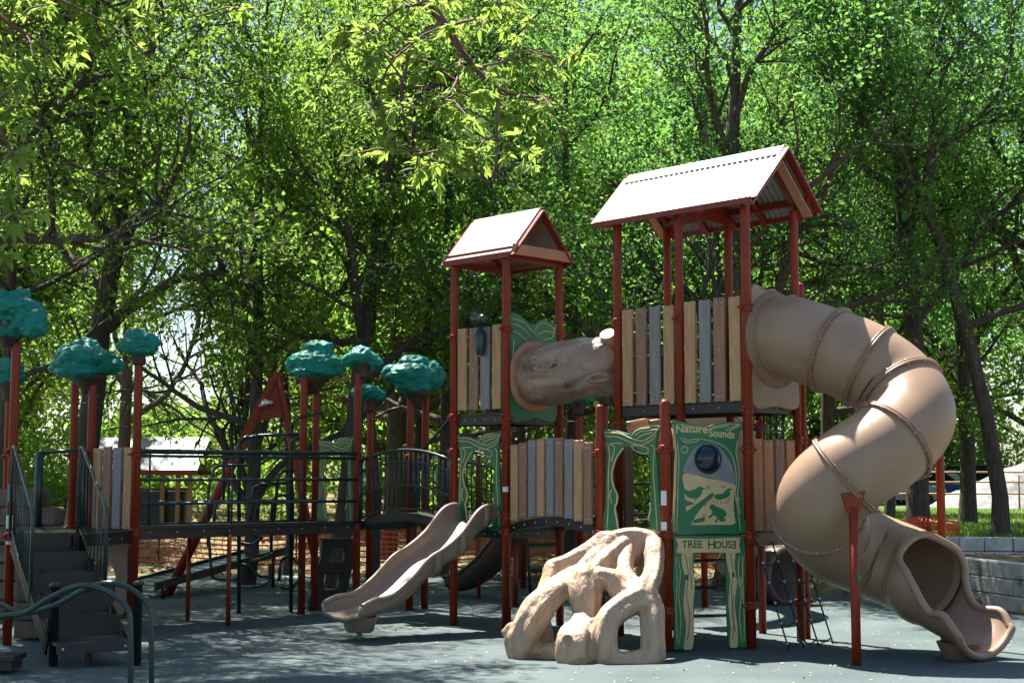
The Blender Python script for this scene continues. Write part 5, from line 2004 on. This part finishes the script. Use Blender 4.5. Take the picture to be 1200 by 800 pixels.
def build_tree(name, label, base, seed, height, r0, fork, lean, limbs, lmat, bmat, per=55, lf=(.098, .052), group=None, kids=(1.9, 3.0), scatter=.125, cull=True, twig=.85, wig=.12):
    rs = random.Random(seed)
    rng = np.random.default_rng(seed)
    base = V(base)
    segs, twigs = skeleton(rs, base, height, r0, fork, lean, limbs, kids, twig, wig=wig)
    if cull:
        keep = []
        for a, b in twigs:
            m_ = (a + b) / 2
            gx, gy = m_.x - SX * m_.z, m_.y - SY * m_.z
            if lit_zone(gx, gy) and rs.random() < (.96 if gx < 4.1 or gy < 13.4 else .6):
                continue
            # keep the air round the towers and the view free
            if m_.y < 21 and m_.x > -1.5 and m_.z < 7 and m_.x < 6.3:
                continue
            if m_.y < 19 and m_.z < 4.6:
                continue
            pxm = 600 + F * m_.x / m_.y
            pym = YH - F * (m_.z - CAMH) / m_.y
            if ((pxm - 214) / 36) ** 2 + ((pym - 405) / 62) ** 2 < 1 and m_.y > 20.5 and rs.random() < .93:
                continue
            if m_.z < 3.5 and m_.x < 3 and rs.random() < .85:
                continue
            keep.append((a, b))
        twigs = keep
    t = thing(name, label, 'tree', base[:], group)
    mb = MB()
    sides = {0: 12, 1: 8, 2: 5, 3: 3}
    for pts, rad, lev in segs:
        if cull and lev == 3:
            m_ = pts[-1]
            if m_.y < 21 and m_.x > -1.5 and m_.z < 7 and m_.x < 6.3: continue
        mb.tube(pts, rad, sides[lev], caps=False)
    me = bpy.data.meshes.new('trunk')
    me.from_pydata([(q - base)[:] for q in mb.v], [], mb.f)
    me.polygons.foreach_set('use_smooth', [True] * len(me.polygons))
    linkmesh('trunk', me, bmat, t)
    if twigs:
        A = np.array([a[:] for a, b in twigs]); B = np.array([b[:] for a, b in twigs])
        A = np.repeat(A, per, 0); B = np.repeat(B, per, 0)
        n2 = len(A)
        tt = rng.uniform(.0, 1.12, (n2, 1))
        off = rng.normal(0, scatter, (n2, 3)); off[:, 2] *= .7
        c = A + (B - A) * tt + off
        ax = (B - A) / (np.linalg.norm(B - A, axis=1)[:, None] + 1e-9) * .5 + rng.normal(0, .6, (n2, 3)); ax[:, 2] -= .25
        ax /= np.linalg.norm(ax, axis=1)[:, None]
        Vx = leaves(rng, c, ax, *lf) - np.array(base[:])
        me = quadmesh('crown', Vx)
        linkmesh('crown', me, lmat, t)
    return t


def auto_limbs(rs, n_, h0, h1, L0, L1, el=(15, 60), az=None):
    out = []
    for i in range(n_):
        a = (az if az is not None else 0) + i * 137.5 + rs.uniform(-25, 25)
        f = i / max(1, n_ - 1)
        out.append((a, rs.uniform(*el) + 15 * f, L0 + (L1 - L0) * f * rs.uniform(.8, 1.15), h0 + (h1 - h0) * f))
    return out


rs = random.Random(11)


def bz(px, Y):
    x = (px - 600) / F * Y
    return (x, Y, hgt(x, Y) - .05)


LEAF = 35
HERO = [
    # label, base, height, r, lean, limbs, leaf, bark
    ('thick leaning trunked tree behind the stairs at the left', bz(86, 25), 11.5, .24, (1.6, .5), auto_limbs(rs, 13, 5.0, 10.5, 4.2, 2.6, (20, 55)), leafA, barkd),
    ('many stemmed tree with a long curved limb behind the brown frame', bz(292, 24.5), 10.5, .13, (.2, .5), [(160, 42, 4.6, 1.6), (120, 62, 4.5, 1.4), (75, 70, 4.5, 1.6), (30, 60, 4.6, 1.8), (190, 38, 3.6, 3.2), (300, 55, 3.2, 3.4)] + auto_limbs(rs, 8, 4.2, 9.5, 3.6, 2.4, (20, 55)), leafA, barkd),
    ('tree with a trunk leaning right behind the twin post crown', bz(396, 24), 11.0, .17, (1.5, .8), auto_limbs(rs, 12, 3.6, 10, 3.9, 2.4, (15, 55)), leafC, barkd),
    ('slim tree straight behind the small tower', bz(516, 27), 11.5, .14, (.3, .3), auto_limbs(rs, 13, 2.6, 10.8, 3.9, 2.4, (5, 45)), leafA, bark),
    ('slim straight dark tree seen above the log tunnel', bz(664, 28), 12.0, .13, (.1, .2), auto_limbs(rs, 12, 3.6, 11, 3.8, 2.3, (5, 45)), leafB, barkd),
    ('spreading tree with long bare limbs rising behind the corrugated roof', bz(850, 23.5), 11.0, .22, (.5, .3), [(172, 24, 5.2, 3.1), (165, 38, 5.4, 3.4), (150, 52, 5.0, 3.2), (185, 55, 4.6, 3.6), (120, 60, 4.4, 3.8), (20, 50, 4.2, 3.8), (60, 40, 4.2, 4.0), (355, 35, 3.6, 4.2)] + auto_limbs(rs, 9, 4.2, 10.2, 3.8, 2.3, (20, 55)), leafB, bark),
    ('stout upright trunk on the lawn behind the slide bend', bz(1072, 24.2), 11.5, .19, (-.3, .4), auto_limbs(rs, 12, 3.8, 10.6, 4.0, 2.4, (15, 50)), leafB, barkd),
    ('dark trunk leaning left above the block wall', bz(1168, 23.4), 11.0, .135, (-2.9, .6), auto_limbs(rs, 12, 3.8, 10.4, 3.9, 2.4, (10, 45)), leafB, barkd),
    ('thin dark stem left of the stout trunk on the lawn', bz(1038, 27), 10.5, .10, (-.4, .2), auto_limbs(rs, 10, 3.4, 10, 3.6, 2.2, (5, 45)), leafA, barkd),
    ('lawn tree between the rail fence and the stout trunk', bz(1130, 30), 11.5, .17, (-.5, .2), auto_limbs(rs, 12, 2.7, 10.5, 4.0, 2.4, (0, 45)), leafB, barkd),
    ('tree at the right edge whose branches hang over the gravel heap', bz(1235, 26), 11.5, .2, (-.6, .4), auto_limbs(rs, 13, 3.3, 10.6, 4.2, 2.4, (0, 45)), leafB, barkd),
    ('tree behind the tube slide filling the space right of the roof', bz(965, 29), 12.0, .16, (.3, .2), auto_limbs(rs, 13, 2.4, 11, 4.2, 2.4, (0, 45)), leafA, barkd),
    ('tree at the left edge with low branches behind the biggest crown', bz(-4, 24), 11.0, .12, (.4, .4), auto_limbs(rs, 13, 3.8, 10.3, 4.0, 2.4, (15, 50)), leafC, barkd),
    ('pale green tree above the shelter roof', bz(140, 31), 11.5, .15, (.3, .4), auto_limbs(rs, 13, 3.4, 10.8, 4.2, 2.5, (15, 50)), leafC, bark),
    ('thin twin of stems just right of the brown frame', bz(338, 27), 11.0, .085, (-.7, .3), auto_limbs(rs, 9, 4.6, 10.2, 3.2, 2.2, (25, 60)), leafA, barkd),
    ('thin stem leaning left behind the single teal crown at the walkway corner', bz(440, 25.6), 11.0, .09, (-1.2, .3), auto_limbs(rs, 9, 4.4, 10.2, 3.2, 2.2, (25, 60)), leafA, barkd),
    ('thin stem leaning right just left of the small tower roof', bz(478, 28), 11.5, .09, (1.1, .3), auto_limbs(rs, 9, 4.6, 10.6, 3.2, 2.2, (25, 60)), leafC, barkd),
    ('thin stem rising behind the plank bridge', bz(610, 26), 11.0, .085, (-.6, .3), auto_limbs(rs, 9, 5.4, 10.2, 3.2, 2.2, (25, 60)), leafB, barkd),
    ('leafy tree filling the gap above the wide twin post crown', bz(455, 31), 12.0, .18, (.3, .4), auto_limbs(rs, 13, 2.4, 11, 4.2, 2.5, (0, 45)), leafC, bark),
]
for i, (lab, b, h, r, ln_, lm, lmt, bmt) in enumerate(HERO):
    build_tree('tree', lab, b, 100 + i, h, r, 3, ln_, lm, lmt, bmt, int(LEAF * (.75, 1, 1.25)[i % 3]), lf=((.115, .060), (.098, .052), (.084, .044))[i % 3])

# trees outside the left edge whose crowns shade the play area
for i, (b, h, lm, lab) in enumerate([((-9.6, 17.0, 0), 12.5, [(a, e, Lb, z) for a, e, Lb, z in ((-20, 30, 6.0, 6.8), (5, 35, 6.2, 7.2), (30, 30, 5.8, 6.9), (-45, 32, 5.2, 7.0), (60, 35, 5, 7.4), (-5, 55, 5, 8.2), (40, 55, 4.6, 8.6), (-30, 58, 4.4, 8.8), (120, 40, 4, 7.4), (200, 40, 4, 7.6))], 'tall tree at the upper left whose crown overhangs the walkway'),
                                    ((-8.6, 21.5, 0), 12.0, [(a, e, Lb, z) for a, e, Lb, z in ((-25, 28, 5.6, 5.6), (0, 32, 6.0, 6.0), (-50, 30, 5.2, 6.2), (25, 36, 5.2, 6.4), (-10, 52, 5, 7.6), (15, 58, 4.6, 8), (70, 40, 4.6, 6.6), (150, 40, 4, 6.8), (-80, 35, 4.6, 6.8))], 'wide crowned tree between the left stairs and the leaning trunk'),
                                    ((-7.6, 15.2, 0), 12.5, [(a, e, Lb, z) for a, e, Lb, z in ((-15, 22, 6.4, 7.8), (12, 24, 6.4, 8.0), (40, 26, 5.8, 8.2), (-40, 28, 5.4, 8.0), (75, 35, 5, 8.4), (0, 45, 5, 9.0), (30, 50, 4.6, 9.2), (-25, 50, 4.8, 9.0), (150, 35, 4, 8.2))], 'unseen high crowned tree added to shade the front left of the play surface')]):  # last tree is added out of frame to darken the front left ground
    build_tree('tree', lab, b, 200 + i, h, .22, 3, (.8, 0), lm, leafA, barkd, (18, 20, 85)[i], twig=.95)

# wood behind: copies of a few kinds
protos = []
for k, (lm, lmt) in enumerate(((auto_limbs(rs, 15, 1.6, 11.6, 4.4, 2.5, (0, 45)), leafC), (auto_limbs(rs, 15, 1.4, 12, 4.6, 2.4, (0, 45)), leafA), (auto_limbs(rs, 15, 2.0, 11.4, 4.4, 2.6, (5, 50)), leafB))):
    protos.append((lm, lmt))
GRP = 'trees of the wood behind the playground'
GLAB = 'leafy tree of the sunlit wood standing well behind the playground'
spots = [(-22, 40), (-15.5, 37), (-15.8, 44), (-3.0, 39), (0.5, 37), (5.5, 41), (11, 62), (21.5, 40), (-19, 50), (-19.5, 56), (-4.9, 51), (-.5, 49), (4, 54), (26, 47), (16.5, 66), (23, 62), (27, 52), (-26, 58), (2, 64), (-6, 66), (20, 74), (8, 72)]
made = {}
for i, (x, y) in enumerate(spots):
    k = i % 3
    s_ = 1.2 + .28 * random.random() + (y - 37) * .006
    z = hgt(x, y) - .1
    if k not in made:
        t = build_tree('tree', GLAB, (x, y, z), 300 + k, 12.2, .2, 3, (.3, .2), protos[k][0], protos[k][1], bark, 34, lf=(.17, .09), group=GRP, cull=False, scatter=.2)
        made[k] = t
    else:
        src_ = made[k]
        t = src_.copy(); COL.objects.link(t)
        for ch in src_.children:
            c = ch.copy(); COL.objects.link(c); c.parent = t
        t.location = (x, y, z)
    t.rotation_euler = (0, 0, random.uniform(0, 6.28))
    t.scale = (s_, s_, s_)


def leafmass(name, n_, sampler, lf, mt, seed, kind='stuff'):
    rng = np.random.default_rng(seed)
    c = sampler(rng, n_)
    ax = rng.normal(0, 1, (len(c), 3)); ax /= np.linalg.norm(ax, axis=1)[:, None]
    me = quadmesh(name, leaves(rng, c, ax, *lf))
    o = linkmesh(name, me, mt)
    o['kind'] = kind
    return o


def clumps(x0, x1, y0, y1, hmin, hmax, rad, nc, seed):
    rg = np.random.default_rng(seed)
    X = rg.uniform(x0, x1, nc); Y = rg.uniform(y0, y1, nc)
    Z0 = np.array([hgt(a, b) for a, b in zip(X, Y)])
    Hh = rg.uniform(hmin, hmax, nc)
    if hmax > 20:
        pxs = X / Y * F + 600
        Hh = np.where(np.abs(pxs - 215) < 75, np.minimum(Hh, 5.0), Hh)
    Rr = rg.uniform(*rad, nc)

    def f(rng, n_):
        i = rng.integers(0, nc, n_)
        d = rng.normal(0, 1, (n_, 3)); d /= np.linalg.norm(d, axis=1)[:, None]
        rr = Rr[i] * rng.uniform(.45, 1.0, n_) ** .5
        p = np.stack([X[i] + d[:, 0] * rr, Y[i] + d[:, 1] * rr, Z0[i] + Hh[i] * .5 + d[:, 2] * Hh[i] * .55 * rng.uniform(.4, 1, n_)], 1)
        p[:, 2] = np.maximum(p[:, 2], Z0[i] + .02)
        return p
    return f


tag(leafmass('woods', 190000, clumps(-60, 60, 78, 96, 18, 36, (2.6, 4.8), 230, 5), (.42, .26), leafC, 5), 'far off sunlit wood closing the view behind the trees', 'woods')
tag(leafmass('undergrowth', 60000, clumps(-26, 5.5, 37, 50, .9, 3.4, (.6, 1.5), 130, 6), (.16, .09), leafC, 6), 'bright bushes and undergrowth at the foot of the wood', 'undergrowth')
tag(leafmass('undergrowth', 26000, clumps(8, 40, 76, 88, 2.5, 6.5, (1.5, 3), 60, 7), (.22, .13), leafB, 7), 'dark bushes beyond the parked cars', 'undergrowth')

# grass blades on the lawn and fallen leaves
rng = np.random.default_rng(9)
nG = 45000
gx = rng.uniform(4.6, 20, nG); gy = 22.9 + (rng.uniform(0, 1, nG) ** 1.6) * 20
gx = np.maximum(gx, 5.0)
gz = np.array([hgt(a, b) for a, b in zip(gx, gy)])
c = np.stack([gx, gy, gz + .03], 1)
ax = rng.normal(0, .35, (nG, 3)); ax[:, 2] = 1; ax /= np.linalg.norm(ax, axis=1)[:, None]
o = linkmesh('grass', quadmesh('grass', leaves(rng, c, ax, .09, .014, 0)), leafC)
tag(o, 'short lawn grass above the block walls', 'grass', None, 'stuff')
nL = 1500
lx = rng.uniform(-6, 7, nL); ly = rng.uniform(11.5, 26, nL)
c = np.stack([lx, ly, np.full(nL, .012)], 1)
ax = rng.normal(0, 1, (nL, 3)); ax[:, 2] *= .15; ax /= np.linalg.norm(ax, axis=1)[:, None]
o = linkmesh('leaf_litter', quadmesh('leaf_litter', leaves(rng, c, ax, .032, .018, 4)), litter)
tag(o, 'small fallen leaves and bits scattered on the rubber surface', 'litter', None, 'stuff')
nL = 9000
lx = rng.uniform(-16, 6, nL); ly = rng.uniform(26, 42, nL)
c = np.stack([lx, ly, np.array([hgt(a, b) + .015 for a, b in zip(lx, ly)])], 1)
ax = rng.normal(0, 1, (nL, 3)); ax[:, 2] *= .25; ax /= np.linalg.norm(ax, axis=1)[:, None]
o = linkmesh('leaf_litter', quadmesh('leaf_litter', leaves(rng, c, ax, .12, .07, 3)), litter)
tag(o, 'dry leaf litter lying under the trees behind the netting', 'litter', None, 'stuff')


# ------------------------------------------------------------------ near tree whose leafy branches hang into the top of the picture
def near_tree():
    rng = np.random.default_rng(21)
    rs = random.Random(21)
    base = V((-6.2, 6.4, 0))
    t = thing('tree', 'near tree whose leafy branch sprays hang into the top and the left edge', 'tree', base[:])
    mb = MB()
    trunk = crom([base, base + V((.1, .1, 2)), base + V((.2, .1, 4)), base + V((.5, .2, 6)), base + V((.8, .4, 8))], 6)
    mb.tube(trunk, [.24 * (1 - .6 * i / (len(trunk) - 1)) for i in range(len(trunk))], 12)
    tips = []

    def br(pts, r0, leafy=True, side=4, den=1.0):
        pp = crom(pts, 6)
        n_ = len(pp)
        mb.tube(pp, [max(.004, r0 * (1 - .8 * i / n_)) for i in range(n_)], 8, caps=False)
        if leafy:
            for k in range(int(side * n_ / 6 * den * .55)):
                i = rs.randrange(n_ // 4, n_)
                d = V((rs.gauss(0, 1), rs.gauss(0, .8), rs.gauss(-.15, .7))).normalized()
                e = pp[i] + d * rs.uniform(.15, .42)
                m_ = pp[i].lerp(e, .5) + V((0, 0, .03))
                mb.tube([pp[i], m_, e], [.006, .005, .003], 4, caps=False)
                tips.append((pp[i], e)); tips.append((m_, e + V((rs.gauss(0, .08), rs.gauss(0, .08), rs.gauss(-.02, .06)))))
    D = 7.6
    hub = P(507, -70, D)
    br([trunk[15], V((-4, 6.8, 5.6)), V((-2, 7.3, 5.4)), hub], .08, False)
    bmn = mk('reddish twig bark', (0.12, 0.065, 0.045), 0.8, 0.3, 20, 0.4, 40)
    main = [hub, P(507, 0, D), P(530, 42, D), P(556, 80, D), P(585, 104, D)]
    br(main, .036, True, 3, .5)
    br([P(585, 104, D), P(582, 140, D - .1), P(583, 180, D - .2), P(574, 215, D - .3)], .010, True, 5)
    br([P(585, 104, D), P(610, 112, D + .2), P(640, 116, D + .2), P(660, 126, D + .2)], .010, True, 5)
    br([P(556, 80, D), P(600, 70, D + .5), P(640, 60, D + .6), P(655, 80, D + .6)], .009, True, 5)
    br([P(540, 60, D), P(535, 95, D - .3), P(515, 120, D - .5), P(480, 130, D - .6)], .009, True, 5)
    br([P(520, 25, D), P(480, 50, D - .4), P(450, 90, D - .6), P(440, 150, D - .7)], .010, True, 6)
    br([P(512, 5, D), P(470, 10, D - .3), P(430, 40, D - .4), P(400, 60, D - .5)], .010, True, 6)
    br([P(480, 60, D - .4), P(470, 110, D - .5), P(478, 160, D - .5), P(490, 185, D - .4)], .010, True, 5)
    br([P(525, 30, D), P(570, 20, D + .6), P(620, 10, D + .9), P(660, 20, D + 1)], .010, True, 5)
    # left edge
    h2 = P(-60, -60, 6.8)
    br([trunk[14], V((-4.6, 6.6, 4.9)), h2], .06, False)
    br([h2, P(-10, 10, 6.8), P(30, 40, 6.9), P(60, 60, 7)], .018, True, 7)
    br([h2, P(-30, 80, 6.7), P(0, 150, 6.6), P(20, 190, 6.6)], .018, True, 7)
    br([h2, P(20, -20, 7), P(80, 5, 7.2), P(130, 30, 7.4)], .018, True, 6)
    br([P(-30, 80, 6.7), P(-30, 180, 6.5), P(0, 230, 6.4), P(20, 245, 6.4)], .010, True, 6)
    br([P(-30, 180, 6.5), P(-35, 260, 6.4), P(-5, 290, 6.3), P(6, 310, 6.3)], .012, True, 4, .6)
    br([h2, P(80, -40, 7.4), P(180, -20, 7.8), P(230, 20, 8)], .018, True, 5)
    obj('trunk', mb, bmn, t)
    # pointed leaflets in small drooping fans, each folded along its midrib
    vs, fs = [], []
    for a, e in tips:
        for q in range(4):
            c = a.lerp(e, rs.uniform(.35, 1.0))
            d0 = V((rs.gauss(0, 1), rs.gauss(0, 1), rs.gauss(-.35, .5))).normalized()
            nn = V((rs.gauss(0, .6), rs.gauss(0, .6), 1)).normalized()
            sd = d0.cross(nn).normalized()
            nl = rs.choice((3, 5, 5, 7))
            big = rs.uniform(.7, 1.15)
            for j in range(nl):
                tj = (j - (nl - 1) / 2) / max(1, (nl - 1) / 2)
                an = R(72 * tj + rs.uniform(-12, 12))
                d = (d0 * math.cos(an) + sd * math.sin(an) + nn * rs.uniform(-.25, .15)).normalized()
                s2 = nn.cross(d).normalized()
                n2 = d.cross(s2)
                ln2 = rs.uniform(.058, .084) * big * (1 - .35 * abs(tj))
                w2 = ln2 * rs.uniform(.15, .21)
                fold = rs.uniform(.25, .6)
                curl = rs.uniform(.05, .35)
                o_ = c + d * .010
                row = []
                for t_, k_ in ((0, .05), (.25, .8), (.5, 1), (.75, .62), (1, .02)):
                    m_ = o_ + d * (ln2 * t_) - V((0, 0, 1)) * (ln2 * curl * t_ * t_)
                    row.append((m_ + s2 * (w2 * k_) + n2 * (w2 * k_ * fold), m_, m_ - s2 * (w2 * k_) + n2 * (w2 * k_ * fold)))
                b0 = len(vs)
                for tr in row: vs += [tr[0] - base, tr[1] - base, tr[2] - base]
                for k_ in range(4):
                    for m_ in range(2):
                        i0 = b0 + k_ * 3 + m_
                        fs.append((i0, i0 + 1, i0 + 4, i0 + 3))
    me = bpy.data.meshes.new('crown')
    me.from_pydata([x[:] for x in vs], [], fs)
    linkmesh('crown', me, leafN, t)


near_tree()
print('objects', len(bpy.data.objects))
